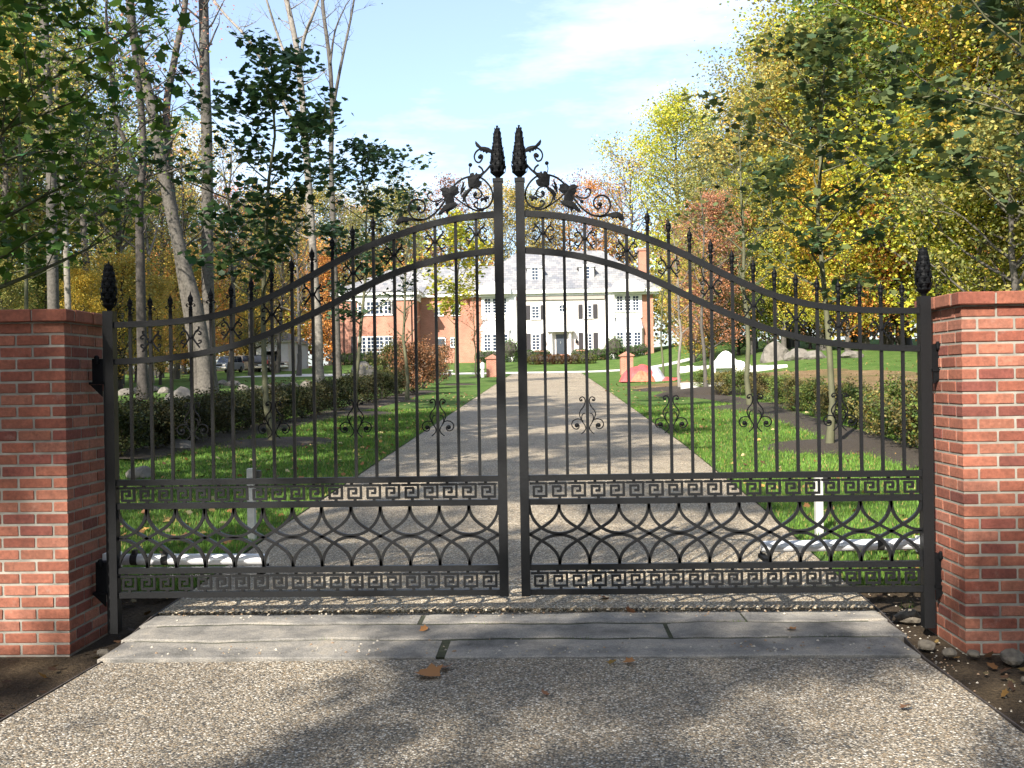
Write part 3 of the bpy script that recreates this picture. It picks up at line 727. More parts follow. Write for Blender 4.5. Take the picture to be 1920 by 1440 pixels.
# photocell posts
def sensor(px, py, topy, lab, sd):
    p = gp(px, py); tz = at(px, topy, p[1])[2]; t = thing('sensor_post', lab, 'sensor post', tuple(p), 'photocell posts')
    w_ = .033; mb = MB(); mb.bbox(p[0]-w_, p[0]+w_, p[1]-w_, p[1]+w_, p[2]-.1, tz, .006); mb.build('post', M['whitewash'], t)
    mb = MB(); mb.bbox(p[0]+w_+.002, p[0]+w_+.055, p[1]-.03, p[1]+.035, tz-.085, tz-.02, .005); mb.build('photocell', M['blackpl'] if sd else M['whitewash'], t)
sensor(473, 1016, 878, 'weathered pale post with a small photocell, on the lawn behind the left leaf', 1)
sensor(1536, 1006, 888, 'white post with a dark photocell, on the lawn behind the right leaf', 1)

# ------------------------------------------------------------------ house
HX, HY, HZ = 1.8, 100.0, 3.05
def window(parent, x, z, w_, h_, y, nx=2, ny=4, fr=.07, bar=.035, name='window'):
    # white frame with muntins standing proud of dark glass; (x,z) lower centre, y = wall face
    mb = MB(); x0, x1 = x-w_/2, x+w_/2
    mb.box(x0, x0+fr, y-.07, y+.02, z, z+h_); mb.box(x1-fr, x1, y-.07, y+.02, z, z+h_)
    mb.box(x0+fr, x1-fr, y-.068, y+.02, z, z+fr); mb.box(x0+fr, x1-fr, y-.068, y+.02, z+h_-fr, z+h_)
    gw = (w_-2*fr); gh = h_-2*fr
    for i in range(1, nx): xx = x0+fr+gw*i/nx; mb.box(xx-bar/2, xx+bar/2, y-.055, y-.02, z+fr, z+h_-fr)
    for j in range(1, ny): zz = z+fr+gh*j/ny; mb.box(x0+fr, x1-fr, y-.052, y-.022, zz-bar/2, zz+bar/2)
    mb.box(x0-.05, x1+.05, y-.12, y+.02, z-.07, z-.002)
    o = mb.build(name, M['white'], parent)
    g = MB(); g.box(x0+fr, x1-fr, y-.03, y-.012, z+fr, z+h_-fr)
    go = link_mesh('pane', None, None) if False else None
    me_ = g.build('pane', M['glass'], None); me_.parent = o
    me_.location = Vector((0, 0, 0))-Vector(parent.location)
    return o
def shutter(parent, x, z, w_, h_, y):
    mb = MB(); mb.box(x-w_/2, x+w_/2, y-.06, y-.005, z, z+h_)
    n = int(h_/.12)
    for i in range(n):
        zz = z+.06+(h_-.12)*i/n; mb.box(x-w_/2+.05, x+w_/2-.05, y-.075, y-.061, zz, zz+.07)
    mb.build('shutter', M['shutter'], parent)
def hip(x0, x1, y0, y1, ze, rx0, rx1, ry, zr, name, parent, th=.22, mat='slate'):
    mb = MB()
    mb.add([(x0, y0, ze), (x1, y0, ze), (x1, y1, ze), (x0, y1, ze), (rx0, ry, zr), (rx1, ry, zr)],
           [(0, 1, 5, 4), (1, 2, 5), (2, 3, 4, 5), (3, 0, 4), (0, 3, 2, 1)])
    return mb.build(name, M[mat], parent)
H = thing('mansion', 'large brick and white mansion with hipped slate roofs at the end of the driveway', 'house', (HX, HY, HZ))
# main block
x0, x1 = HX-9.2, HX+9.15; zE = 10.15; z0 = HZ-.5
mb = MB(); mb.box(x0, x1, HY, HY+13, z0, zE); mb.build('wall', M['hbrick'], H)
mb = MB(); mb.box(HX-4.6, HX+4.6, HY-.25, HY-.002, HZ+.9, zE-.75); mb.build('front_wall', M['hbrick_pale'], H)
mb = MB(); mb.box(HX-4.7, HX+4.7, HY-.4, HY-.003, z0, HZ+.9); mb.build('brick_plinth', M['hbrick'], H)
mb = MB(); mb.box(HX-4.3, HX+4.3, HY-.42, HY-.0, zE-.74, zE-.12); mb.build('frieze', M['frieze'], H)
mb = MB(); mb.box(x0-.75, x1+.75, HY-.8, HY+13.5, zE-.1, zE+.28); mb.box(x0-.45, x1+.45, HY-.5, HY+13.2, zE-.34, zE-.101)
for s_ in (-1, 1): mb.box(HX+s_*4.9-.35, HX+s_*4.9+.35, HY-.45, HY-.004, HZ+.2, zE-.35)
mb.build('cornice', M['white'], H)
hip(x0-.8, x1+.8, HY-.85, HY+13.6, zE+.285, HX-4.5, HX+4.45, HY+6.3, 15.1, 'main_roof', H)
# dormers
for dx, sh in ((-2.62, 0), (2.6, 0)):
    xx = HX+dx; zb = 11.15; yf = HY+1.0; rt = MB()
    D = MB(); D.box(xx-.74, xx+.74, yf, yf+4.0, zb, zb+1.65)
    pts = [(xx-.74, zb+1.651)]+[(xx-.8*math.cos(math.pi*i/10), zb+1.66+.26*math.sin(math.pi*i/10)) for i in range(11)]+[(xx+.74, zb+1.651)]
    D.plate(pts, .3, yf-.02); dm = D.build('dormer', M['white'], H)
    W_ = MB(); wy = yf-.001
    win = window(H, xx, zb+.35, .78, 1.4, yf-.03, 2, 4, .09)
    r_ = MB(); r_.add([(xx-.95, yf-.1, zb+1.62), (xx+.95, yf-.1, zb+1.62), (xx, yf-.1, zb+2.15), (xx-.95, yf+4.4, zb+1.62), (xx+.95, yf+4.4, zb+1.62), (xx, yf+4.4, zb+2.15)],
                     [(0, 1, 2), (5, 4, 3), (0, 2, 5, 3), (1, 4, 5, 2), (0, 3, 4, 1)])
    r_.build('dormer_roof', M['slate'], H)
# shuttered windows of the middle part
for dx in (-2.62, 2.62):
    for (z, h_, ny) in ((4.35, 1.72, 5), (7.5, 1.4, 4)):
        window(H, HX+dx, z, .95, h_, HY-.26, 2, ny, .14, .05)
        for s_ in (-1, 1): shutter(H, HX+dx+s_*.74, z-.02, .44, h_+.04, HY-.26)
# oval window
mb = MB(); q = 20
mb.ribbon([(HX+.05+.36*math.cos(2*math.pi*i/q), 8.55+.42*math.sin(2*math.pi*i/q)) for i in range(q+1)], .12, .1, HY-.3); mb.ribbon([(HX+.05-.3, 8.55), (HX+.05+.3, 8.55)], .04, .05, HY-.29); mb.ribbon([(HX+.05, 8.2), (HX+.05, 8.9)], .04, .05, HY-.289)
ov = mb.build('oval_window', M['white'], H)
mb = MB(); mb.plate([(HX+.05+.31*math.cos(2*math.pi*i/q), 8.55+.37*math.sin(2*math.pi*i/q)) for i in range(q)], .03, HY-.27); mb.build('oval_pane', M['glass'], H)
# portico
mb = MB(); dx0 = HX-.15
for s_ in (-1, 1):
    mb.lathe(dx0+s_*.95, HY-.75, [(.2, HZ+.4), (.2, HZ+.5), (.15, HZ+.55), (.13, 6.0), (.19, 6.05), (.19, 6.2)], 12)
    mb.box(dx0+s_*.95-.16, dx0+s_*.95+.16, HY-.3, HY-.262, HZ+.5, 6.2)
pts = [(dx0-1.3, 6.2), (dx0+1.3, 6.2), (dx0+1.3, 6.42)]+[(dx0+1.2*math.cos(math.pi*i/12), 6.42+.5*math.sin(math.pi*i/12)) for i in range(13)]+[(dx0-1.3, 6.42)]
mb.plate(pts, .9, HY-.72); mb.build('portico', M['white'], H)
dr_ = MB(); dr_.box(dx0-.45, dx0+.45, HY-.33, HY-.262, HZ+.55, 5.95); D = dr_.build('front_door', M['door'], H)
kb = MB(); kb.sphere((dx0+.3, HY-.37, 4.6), .045, 8, 5); kb.box(dx0-.03, dx0+.03, HY-.36, HY-.331, 5.0, 5.25); kb.v = kb.v[-8:]; kb.c = kb.c[-8:]; kb.f = [tuple(i-min(min(f) for f in kb.f[-6:]) for i in f) for f in kb.f[-6:]]; k_ = kb.build('letter_plate', M['chrome'], None); k_.parent = D; k_.location = -Vector(H.location)
mb = MB()
for i in range(4): mb.box(dx0-1.35-.1*i, dx0+1.35+.1*i, HY-1.3-.35*i, HY-.41-.35*max(0, i)+(.0 if i == 0 else .0), HZ-.3, HZ+.5-.13*i-.001*i)
mb.build('front_steps', M['conc'], H)
for s_ in (-1, 1):
    mb = MB(); mb.box(dx0+s_*2.05-.5, dx0+s_*2.05+.5, HY-2.1, HY-.41, HZ-.4, HZ+1.15); mb.box(dx0+s_*2.05-.56, dx0+s_*2.05+.56, HY-2.16, HY-.405, HZ+1.151, HZ+1.25)
    mb.build('step_wall', M['hbrick'], H)
    mb = MB(); mb.lathe(dx0+s_*1.6, HY-.45, [(.05, 5.0), (.12, 5.05), (.14, 5.3), (.05, 5.45)], 6); mb.build('wall_lantern', M['iron'], H)
# bays
for s_ in (-1, 1):
    bx = HX+s_*6.6; w_ = 1.55
    mb = MB(); prof = [(bx-w_, HY-.001), (bx-w_+.25, HY-.75), (bx+w_-.25, HY-.75), (bx+w_, HY-.001)]
    def prism(mb, pr, za, zb_):
        n = len(pr); mb.add([(a, b, za) for a, b in pr]+[(a, b, zb_) for a, b in pr], [(i, (i+1) % n, n+(i+1) % n, n+i) for i in range(n)]+[tuple(range(n-1, -1, -1)), tuple(range(n, 2*n))])
    prism(mb, prof, HZ-.4, 6.4)
    pr2 = [(a+(bx-a)*-.06, b-.08 if b < HY-.1 else b) for a, b in prof]; prism(mb, pr2, 6.401, 6.52)
    mb.build('bay_lower', M['white'], H)
    mb = MB(); a0 = [(x, y, 6.525) for x, y in pr2]; a1 = [(bx+(x-bx)*.86, HY-.12 if y < HY-.1 else y, 7.45) for x, y in prof]
    mb.add(a0+a1, [(0, 1, 5, 4), (1, 2, 6, 5), (2, 3, 7, 6), (3, 0, 4, 7), (4, 5, 6, 7), (3, 2, 1, 0)]); 
    for i in range(7): xx = bx-1.1+i*2.2/6; mb.add([(xx-.02, HY-.9, 6.56), (xx+.02, HY-.9, 6.56), (bx+(xx-bx)*.84, HY-.15, 7.5), (xx-.02, HY-.8, 6.54), (xx+.02, HY-.8, 6.54), (bx+(xx-bx)*.84, HY-.1, 7.46)], [(0, 1, 2), (3, 5, 4), (0, 2, 5, 3), (1, 4, 5, 2), (0, 3, 4, 1)])
    mb.build('canopy', M['metalroof'], H)
    mb = MB(); mb.box(bx-w_+.12, bx+w_-.12, HY-.14, HY-.002, 7.5, zE-.35)
    pts = [(bx-w_, zE-.1), (bx+w_, zE-.1), (bx+w_+.05, zE+.3)]+[(bx+(w_+.05)*math.cos(math.pi*i/16), zE+.3+.8*math.sin(math.pi*i/16)) for i in range(17)]+[(bx-w_-.05, zE+.3)]
    mb.plate(pts, .5, HY-.95); mb.build('bay_upper', M['white'], H)
    for k in (-1, 0, 1):
        window(H, bx+k*.86, 4.35, .78, 1.75, HY-.76, 2, 5, .1, .05); window(H, bx+k*.8, 8.15, .72, 1.6, HY-.15, 2, 5, .09, .045)
    mb = MB(); mb.tube([(bx-s_*(w_+.18), HY-.12, HZ), (bx-s_*(w_+.18), HY-.12, zE-.35)], .05, 8); mb.build('downpipe', M['iron'], H)
mb = MB(); mb.box(HX+8.35, HX+9.3, HY+5.5, HY+7, 12.2, 14.9); mb.box(HX+8.25, HX+9.4, HY+5.4, HY+7.1, 14.901, 15.1); mb.build('chimney', M['hbrick'], H)
# left wing: projecting part and recessed link
WY = 97.0
mb = MB(); mb.box(-20.2, -12.55, WY, HY+9, HZ-.6, 10.0); mb.build('wing_wall', M['hbrick'], H)
mb = MB(); mb.box(-12.549, x0-.001, HY+.6, HY+9, HZ-.6, 10.0); mb.build('link_wall', M['hbrick'], H)
mb = MB(); mb.box(-20.8, -12.1, WY-.5, HY+9.5, 9.95, 10.25); mb.box(-12.099, x0-.76, HY+.1, HY+9.4, 9.951, 10.249)
mb.box(-20.35, -12.4, WY-.15, HY+9.2, 9.45, 9.949); mb.build('wing_cornice', M['white'], H)
mb = MB(); ze = 10.26
mb.add([(-20.9, WY-.6, ze), (-12.0, WY-.6, ze), (-12.0, HY+.0, ze), (-3, HY+.0, ze), (-3, HY+9.6, ze), (-20.9, HY+9.6, ze), (-15.6, HY+4.3, 13.45), (-3, HY+4.3, 13.45), (-15.2, HY+3, 12.9)],
       [(0, 1, 6), (1, 2, 3, 7, 6), (3, 4, 7), (4, 5, 6, 7), (5, 0, 6), (0, 5, 4, 3, 2, 1)])
mb.build('wing_roof', M['slate'], H)
for (z, h_, ny) in ((4.0, 1.95, 5), (8.05, 1.35, 3)):
    for k in range(4): window(H, -18.0+k*.86+.2, z, .84, h_, WY, 2, ny, .09, .05)
    for xx in (-18.62, -14.75): shutter(H, xx, z-.02, .55, h_+.04, WY)
mb = MB(); mb.box(-10.9, -10.05, HY+.52, HY+.598, 3.5, 5.75); mb.build('side_door', M['door'], H)
mb = MB(); mb.box(-11.0, -10.91, HY+.5, HY+.599, 3.45, 5.86); mb.box(-10.04, -9.95, HY+.5, HY+.599, 3.45, 5.86); mb.box(-10.909, -10.041, HY+.5, HY+.599, 5.751, 5.86); mb.build('door_frame', M['white'], H)
window(H, -9.2, 4.9, .6, .95, HY+.6, 2, 3); window(H, -10.6, 8.1, .9, 1.2, HY+.6, 2, 3); window(H, -8.9, 8.1, .9, 1.2, HY+.6, 2, 3)
for xx in (-19.6, -12.9): mb = MB(); mb.tube([(xx, WY-.1, HZ-.4), (xx, WY-.1, 9.5)], .05, 8); mb.build('downpipe', M['iron'], H)

# garage
GYR = 113.0; gz0 = g1(-30, GYR)
G = thing('garage', 'small white garage with a hipped roof and an open door, left behind the trees', 'garage', (-30.5, GYR, gz0))
mb = MB(); gx0, gx1, gy1 = -33.3, -29.3, GYR+9.5; gt = gz0+3.35; zb = gz0-.3
mb.box(gx0, gx0+1.2, GYR, GYR+.2, zb, gt); mb.box(gx1-.85, gx1, GYR, GYR+.2, zb, gt); mb.box(gx0+1.201, gx1-.851, GYR, GYR+.2, gz0+2.3, gt)
mb.box(gx0, gx0+.2, GYR+.201, gy1, zb, gt); mb.box(gx1-.2, gx1, GYR+.201, gy1, zb, gt); mb.box(gx0+.201, gx1-.201, gy1-.2, gy1, zb, gt)
mb.build('wall', M['white'], G)
mb = MB(); mb.box(gx0-.35, gx1+.35, GYR-.35, gy1+.35, gt+.001, gt+.16); mb.build('eaves', M['white'], G)
hip(gx0-.45, gx1+.45, GYR-.45, gy1+.45, gt+.165, (gx0+gx1)/2, (gx0+gx1)/2+.01, GYR+4.7, gt+1.6, 'roof', G)
mb = MB(); mb.box(gx1-.001, gx1+.05, GYR+4.1, GYR+4.9, gz0+1.2, gz0+2.1); mb.build('window', M['glass'], G)

# ------------------------------------------------------------------ cars by the garage
def car(lab, px, py, Y, rz, L_, W_, Hh, body, kind='suv', grp='cars parked beside the garage'):
    x, y, z = at(px, py, Y); z = g1(x, y)+.02
    t = thing('parked_car', lab, 'car', (x, y, z), grp, 0)
    mb = MB(); hl = L_/2; hw = W_/2
    # lower body profile (x along length), z heights
    if kind == 'suv': prof = [(-hl, .35), (-hl, .95), (-hl+.08, 1.02), (-hl*.98+.2, Hh*.62), (-.95, Hh*.62), (hl*.45, Hh*.60), (hl-.12, Hh*.55), (hl, .75), (hl, .35)]
    else: prof = [(-hl, .35), (-hl, .95), (-hl+.05, Hh*.6), (hl*.4, Hh*.6), (hl-.12, Hh*.55), (hl, .75), (hl, .35)]
    n = len(prof)
    vs = []
    for s_, ins in ((-1, 0), (-1, .05), (1, .05), (1, 0)): pass
    rows = [(-hw, .92), (-hw+.06, 1.0), (hw-.06, 1.0), (hw, .92)]
    for yy, sc in rows: vs += [(a*(.985 if sc < 1 else 1), yy, .35+(b-.35)*(sc if sc < 1 else 1)) for a, b in prof]
    fs = [(r*n+i, r*n+(i+1) % n, (r+1)*n+(i+1) % n, (r+1)*n+i) for r in range(3) for i in range(n)]+[tuple(range(n)), tuple(3*n+i for i in range(n-1, -1, -1))]
    body_m = paint('paint_'+lab.split()[0]+str(px), body)
    def put(mb, name, mat, parent=t, sm=False):
        c, s2 = math.cos(rz), math.sin(rz)
        mb.v = [(v[0]*c-v[1]*s2+x, v[0]*s2+v[1]*c+y, v[2]+z) for v in mb.v]; return mb.build(name, mat, parent)
    mb.add(vs, fs); put(mb, 'body', body_m)
    a0, a1 = (-hl+.18, hl*.42) if kind == 'suv' else (-.3, hl*.45)
    mb = MB(); zb, zt = Hh*.6, Hh
    mb.add([(a0, -hw+.08, zb), (a1, -hw+.08, zb), (a1, hw-.08, zb), (a0, hw-.08, zb), (a0+.25, -hw+.22, zt-.05), (a1-.75, -hw+.22, zt-.05), (a1-.75, hw-.22, zt-.05), (a0+.25, hw-.22, zt-.05)],
           [(0, 1, 5, 4), (1, 2, 6, 5), (2, 3, 7, 6), (3, 0, 4, 7), (4, 5, 6, 7), (3, 2, 1, 0)])
    put(mb, 'window_band', M['glass'])
    mb = MB(); mb.bbox(a0+.22, a1-.7, -hw+.19, hw-.19, zt-.055, zt, .02); 
    for xx in (a0+.13, (a0+a1)/2-.1, a1-.4):
        for s_ in (-1, 1): mb.add([(xx-.04, s_*(hw-.075), zb), (xx+.04, s_*(hw-.075), zb), (xx+.04, s_*(hw-.2), zt-.03), (xx-.04, s_*(hw-.2), zt-.03)], [(0, 1, 2, 3)])
    put(mb, 'roof', body_m)
    for sx in (-1, 1):
        for s_ in (-1, 1):
            mb = MB(); mb.lathe(0, 0, [(.2, -.11), (.33, -.11), (.36, -.08), (.36, .08), (.33, .11), (.2, .11)], 18)
            mb.v = [(v[0]+sx*(hl-.85), v[2]+s_*(hw-.1), v[1]+.36) for v in mb.v]; put(mb, 'wheel', M['tyre'])
            mb = MB(); mb.lathe(0, 0, [(.02, -.118), (.2, -.116), (.2, .116), (.02, .118)], 10); mb.v = [(v[0]+sx*(hl-.85), v[2]+s_*(hw-.1), v[1]+.36) for v in mb.v]; put(mb, 'hub', M['chrome'])
    for s_ in (-1, 1):
        mb = MB(); mb.bbox(hl-.04, hl+.015, s_*(hw-.3)-.16, s_*(hw-.3)+.16, .72, .88, .01); put(mb, 'headlight', M['chrome'])
        mb = MB(); mb.bbox(-hl-.015, -hl+.03, s_*(hw-.16)-.07, s_*(hw-.16)+.07, .85, 1.25, .01); put(mb, 'tail_light', M['tarp_red'])
    mb = MB(); mb.bbox(hl-.02, hl+.05, -hw+.05, hw-.05, .42, .62, .02); mb.bbox(-hl-.05, -hl+.02, -hw+.05, hw-.05, .42, .62, .02); put(mb, 'bumper', M['chrome'] if kind == 'suv' else M['blackpl'])
    mb = MB(); mb.bbox(-hl-.06, -hl-.045, -.22, .22, .66, .8, .002); put(mb, 'number_plate', M['white'])
    mb = MB(); mb.bbox(hl-.01, hl+.02, -.42, .42, .66, .88, .005); put(mb, 'grille', M['blackpl'])
    return t
car('silver four by four facing the camera, left of the garage', 427, 696, 108, R(-97), 4.6, 1.85, 1.8, (.42, .44, .46))
car('beige pickup truck parked side-on between the silver and the black cars', 459, 694, 113, R(-140), 5.0, 1.9, 1.85, (.5, .45, .36))
car('black four by four seen from behind, parked before the white garage', 496, 697, 108, R(95), 4.6, 1.85, 1.8, (.012, .012, .015))
car('tan truck standing in the open garage doorway', 523, 695, 114.5, R(-70), 4.6, 1.75, 1.85, (.5, .43, .32))
car('white car with red lights, half hidden by the leaning tree trunks', 343, 697, 104, R(120), 4.5, 1.8, 1.5, (.75, .75, .75))

# ------------------------------------------------------------------ vegetation
LEAFQ = np.array([(0, -.5, 0), (.36, 0, .06), (0, .5, 0), (-.36, 0, .06)])
MAPLE = np.array([(0, -.46, 0), (.2, -.34, .02), (.42, -.3, .06), (.36, -.05, .04), (.5, .16, .07), (.27, .22, .03), (0, .52, -.03), (-.22, .25, .03), (-.48, .2, .08), (-.35, -.03, .04), (-.4, -.32, .05), (-.17, -.33, .01)])
def leaves_mesh(name, pos, size, tmpl, rng, cols, droop=.5, flat=0.0, mat=None):
    N = len(pos); K = len(tmpl)
    a = rng.uniform(0, 2*np.pi, N); tilt = rng.normal(0, droop, N); roll = rng.normal(0, droop, N)
    if flat: tilt *= (1-flat); roll *= (1-flat)
    T = tmpl[None]*size[:, None, None]
    ct, st = np.cos(tilt)[:, None], np.sin(tilt)[:, None]
    x, y, z = T[..., 0], T[..., 1], T[..., 2]
    y, z = y*ct-z*st, y*st+z*ct
    cr_, sr = np.cos(roll)[:, None], np.sin(roll)[:, None]; x, z = x*cr_+z*sr, -x*sr+z*cr_
    ca, sa = np.cos(a)[:, None], np.sin(a)[:, None]; x, y = x*ca-y*sa, x*sa+y*ca
    V = np.stack([x, y, z], -1)+pos[:, None, :]; V = V.reshape(-1, 3)
    me = bpy.data.meshes.new(name)
    me.vertices.add(N*K); me.vertices.foreach_set('co', V.astype(np.float32).ravel())
    me.loops.add(N*K); me.loops.foreach_set('vertex_index', np.arange(N*K, dtype=np.int32))
    me.polygons.add(N); me.polygons.foreach_set('loop_start', np.arange(0, N*K, K, dtype=np.int32)); me.polygons.foreach_set('loop_total', np.full(N, K, np.int32))
    me.update(calc_edges=True); add_col(me, np.repeat(cols, K, 0)); me.materials.append(mat or M['leaf']); return me

def grow(seed, base_f, spread, nb, droopy=0.0, twigs=4, tr=.012, lean=0.0, up=.55, top=.98, fork=False):
    """unit-height tree: returns tube paths and the tips that carry leaves"""
    rg = random.Random(seed); paths = []; tips = []
    n = 9; P = []; x = y = 0
    for i in range(n+1):
        t = i/n; P.append(Vector((x, y, t*top))); x += rg.uniform(-1, 1)*.012+lean*.02; y += rg.uniform(-1, 1)*.012
    RR = [tr*(1-.85*(i/n))+.0006 for i in range(n+1)]; RR[0] *= 1.35
    paths.append((P, RR))
    def on(t): f_ = t*n/1; i = min(n-1, int(f_)); return P[i].lerp(P[i+1], f_-i)
    for b in range(nb):
        t = base_f+(.97-base_f)*(b+rg.random()*.8)/nb; a = b*2.4+rg.uniform(-.5, .5)
        env = math.sin(math.pi*min(1, .18+.82*(t-base_f)/(1-base_f)))**.7
        Ln = spread*env*rg.uniform(.7, 1.15); p = on(min(.99, t)); d0 = Vector((math.cos(a), math.sin(a), up*rg.uniform(.5, 1.4))).normalized()
        q = [p]; 
        for k in range(4):
            d0 = (d0+Vector((rg.uniform(-.25, .25), rg.uniform(-.25, .25), rg.uniform(-.1, .25)-droopy))).normalized(); p = p+d0*Ln/4; q.append(p)
        r0 = tr*(1-.85*t)*.55+.0008; paths.append((q, [r0*(1-.2*k) for k in range(5)]))
        tips.append(q[-1]); tips.append(q[3])
        for w_ in range(twigs):
            k = rg.choice((1, 2, 3, 4)); s0 = q[k]; dd = (d0+Vector((rg.uniform(-1, 1), rg.uniform(-1, 1), rg.uniform(-.4, .8)))).normalized()
            l2 = Ln*rg.uniform(.25, .5); e = s0+dd*l2*.5+Vector((0, 0, l2*.05)); e2 = e+(dd+Vector((rg.uniform(-.4, .4), rg.uniform(-.4, .4), rg.uniform(-.1, .4)))).normalized()*l2*.5
            paths.append(([s0, e, e2], [r0*.35, r0*.25, r0*.1])); tips += [e2, e]
            for v in range(2):
                e3 = e+Vector((rg.uniform(-1, 1), rg.uniform(-1, 1), rg.uniform(-.3, .8)))*l2*.35; paths.append(([e, e3], [r0*.18, r0*.07])); tips.append(e3)
    return paths, tips
def wood_mesh(name, paths, sides=5):
    mb = MB()
    for i, (p, r_) in enumerate(paths): mb.tube(p, r_, 7 if i == 0 else (4 if len(p) > 3 else 3), cap=False)
    me = bpy.data.meshes.new(name); me.from_pydata([tuple(v) for v in mb.v], [], mb.f); me.polygons.foreach_set('use_smooth', [True]*len(mb.f)); return me
LIB = {}
def lib(name, seed, base_f, spread, nb, nleaf, lsize, clump, tmpl=LEAFQ, vary=.3, droop=.7, flat=0, **kw):
    paths, tips = grow(seed, base_f, spread, nb, **kw); rng = np.random.default_rng(seed)
    tw = wood_mesh('trunk_'+name, paths); tp = np.array([tuple(t) for t in tips])
    idx = rng.integers(0, len(tp), nleaf); wgt = rng.random(len(tp))[idx]
    idx = idx[wgt > rng.random(nleaf)*.35]
    pos = tp[idx]+rng.normal(0, 1, (len(idx), 3))*np.array([clump, clump, clump*.6])
    pos = pos[pos[:, 2] > .02]
    N = len(pos)
    # leaf colour varies leaf by leaf and cluster by cluster
    cl = rng.normal(0, vary*.6, len(tp))[idx[:N]]; b = 1+cl+rng.normal(0, vary*.5, N)
    hue = rng.normal(0, .12, N)+cl*.35
    cols = np.clip(np.stack([b*(1+hue*1.2), b*(1+hue*.1), b*(1-hue)], -1), .15, 2.6)
    lm = leaves_mesh('crown_'+name, pos, rng.uniform(.7, 1.35, N)*lsize, tmpl, rng, cols, droop, flat)
    LIB[name] = (tw, lm); return LIB[name]
lib('dense_a', 11, .22, .30, 34, 28500, .0092, .034); lib('dense_b', 12, .28, .34, 30, 26600, .0092, .036)
lib('edge_a', 13, .08, .27, 40, 32300, .0092, .034); lib('edge_b', 14, .10, .30, 38, 30400, .0092, .036)
lib('airy_a', 15, .38, .28, 26, 6500, .0095, .03, up=.9); lib('airy_b', 16, .42, .26, 24, 5800, .0095, .03, up=1.0)
lib('clumpy_a', 31, .34, .34, 12, 7000, .0125, .019, twigs=1); lib('clumpy_b', 32, .38, .32, 11, 6000, .0125, .018, twigs=1)
lib('bare_a', 17, .40, .25, 26, 700, .011, .03, up=1.1, twigs=6); lib('bare_b', 18, .3, .24, 28, 350, .011, .03, up=1.1, twigs=6)
lib('bush_a', 19, .03, .42, 26, 15000, .0175, .06, up=.8, tr=.02); lib('bush_b', 20, .02, .48, 26, 14000, .018, .065, up=.7, tr=.02)
lib('shrub_a', 21, .02, .62, 30, 6500, .05, .085, up=.7, tr=.03); lib('shrub_b', 22, .02, .7, 30, 6500, .05, .09, up=.6, tr=.03)
lib('sapling_a', 23, .34, .24, 22, 3000, .0175, .022, MAPLE, .3, .5, .1, up=.55, tr=.0068, twigs=4, droopy=.03)
lib('sapling_b', 24, .33, .22, 22, 2700, .0175, .022, MAPLE, .3, .5, .1, up=.6, tr=.0068, twigs=4, droopy=.03)
lib('sapling_thin', 25, .33, .2, 18, 520, .017, .02, MAPLE, .3, .5, .1, up=.9, tr=.0085, twigs=5)
lib('sapling_bare', 26, .30, .17, 20, 60, .017, .02, MAPLE, .3, .5, .1, up=1.3, tr=.0085, twigs=6)
lib('near_maple', 27, .30, .36, 30, 5200, .0195, .03, MAPLE, .3, .45, .2, up=.35, tr=.008, twigs=5, droopy=.05)
LIB_USE = {}
def tree(kind, x, y, Hh, col, lab, cat='tree', group=None, bark='bark_grey', name='tree', rz=None, wide=1.0, z=None, seed=0):
    rg = random.Random(int(x*131+y*17)+seed); z = g1(x, y)-.05 if z is None else z
    t = thing(name, lab, cat, (x, y, z), group, rg.uniform(0, 6.28) if rz is None else rz)
    t.scale = (Hh*wide, Hh*wide, Hh)
    tw, lm = LIB[kind]
    key = (kind, bark)
    if key not in LIB_USE: c = tw.copy(); c.materials.clear(); c.materials.append(M[bark]); LIB_USE[key] = c
    a = bpy.data.objects.new('trunk', LIB_USE[key]); b = bpy.data.objects.new('foliage' if cat != 'tree' else 'crown', lm)
    for o in (a, b): COL.objects.link(o); o.parent = t
    b.color = (*col, 1); return t
# colours (leaf albedo)
GRN = (.13, .19, .035); DKG = (.035, .065, .022); YGR = (.42, .42, .05); YEL = (.5, .36, .055); ORG = (.55, .25, .07); RUS = (.26, .115, .045); OLV = (.26, .25, .07); PNK = (.55, .25, .16); OCH = (.46, .35, .08); BRN = (.2, .13, .07)
CN = {GRN: 'green', DKG: 'dark green', YGR: 'yellow-green', YEL: 'golden yellow', ORG: 'orange', RUS: 'russet', OLV: 'olive green', PNK: 'salmon pink', OCH: 'ochre', BRN: 'brown'}
def place(px, Y): 
    d_ = ray(px, 700); return CAM[0]+d_[0]*Y/d_[1], CAM[1]+Y
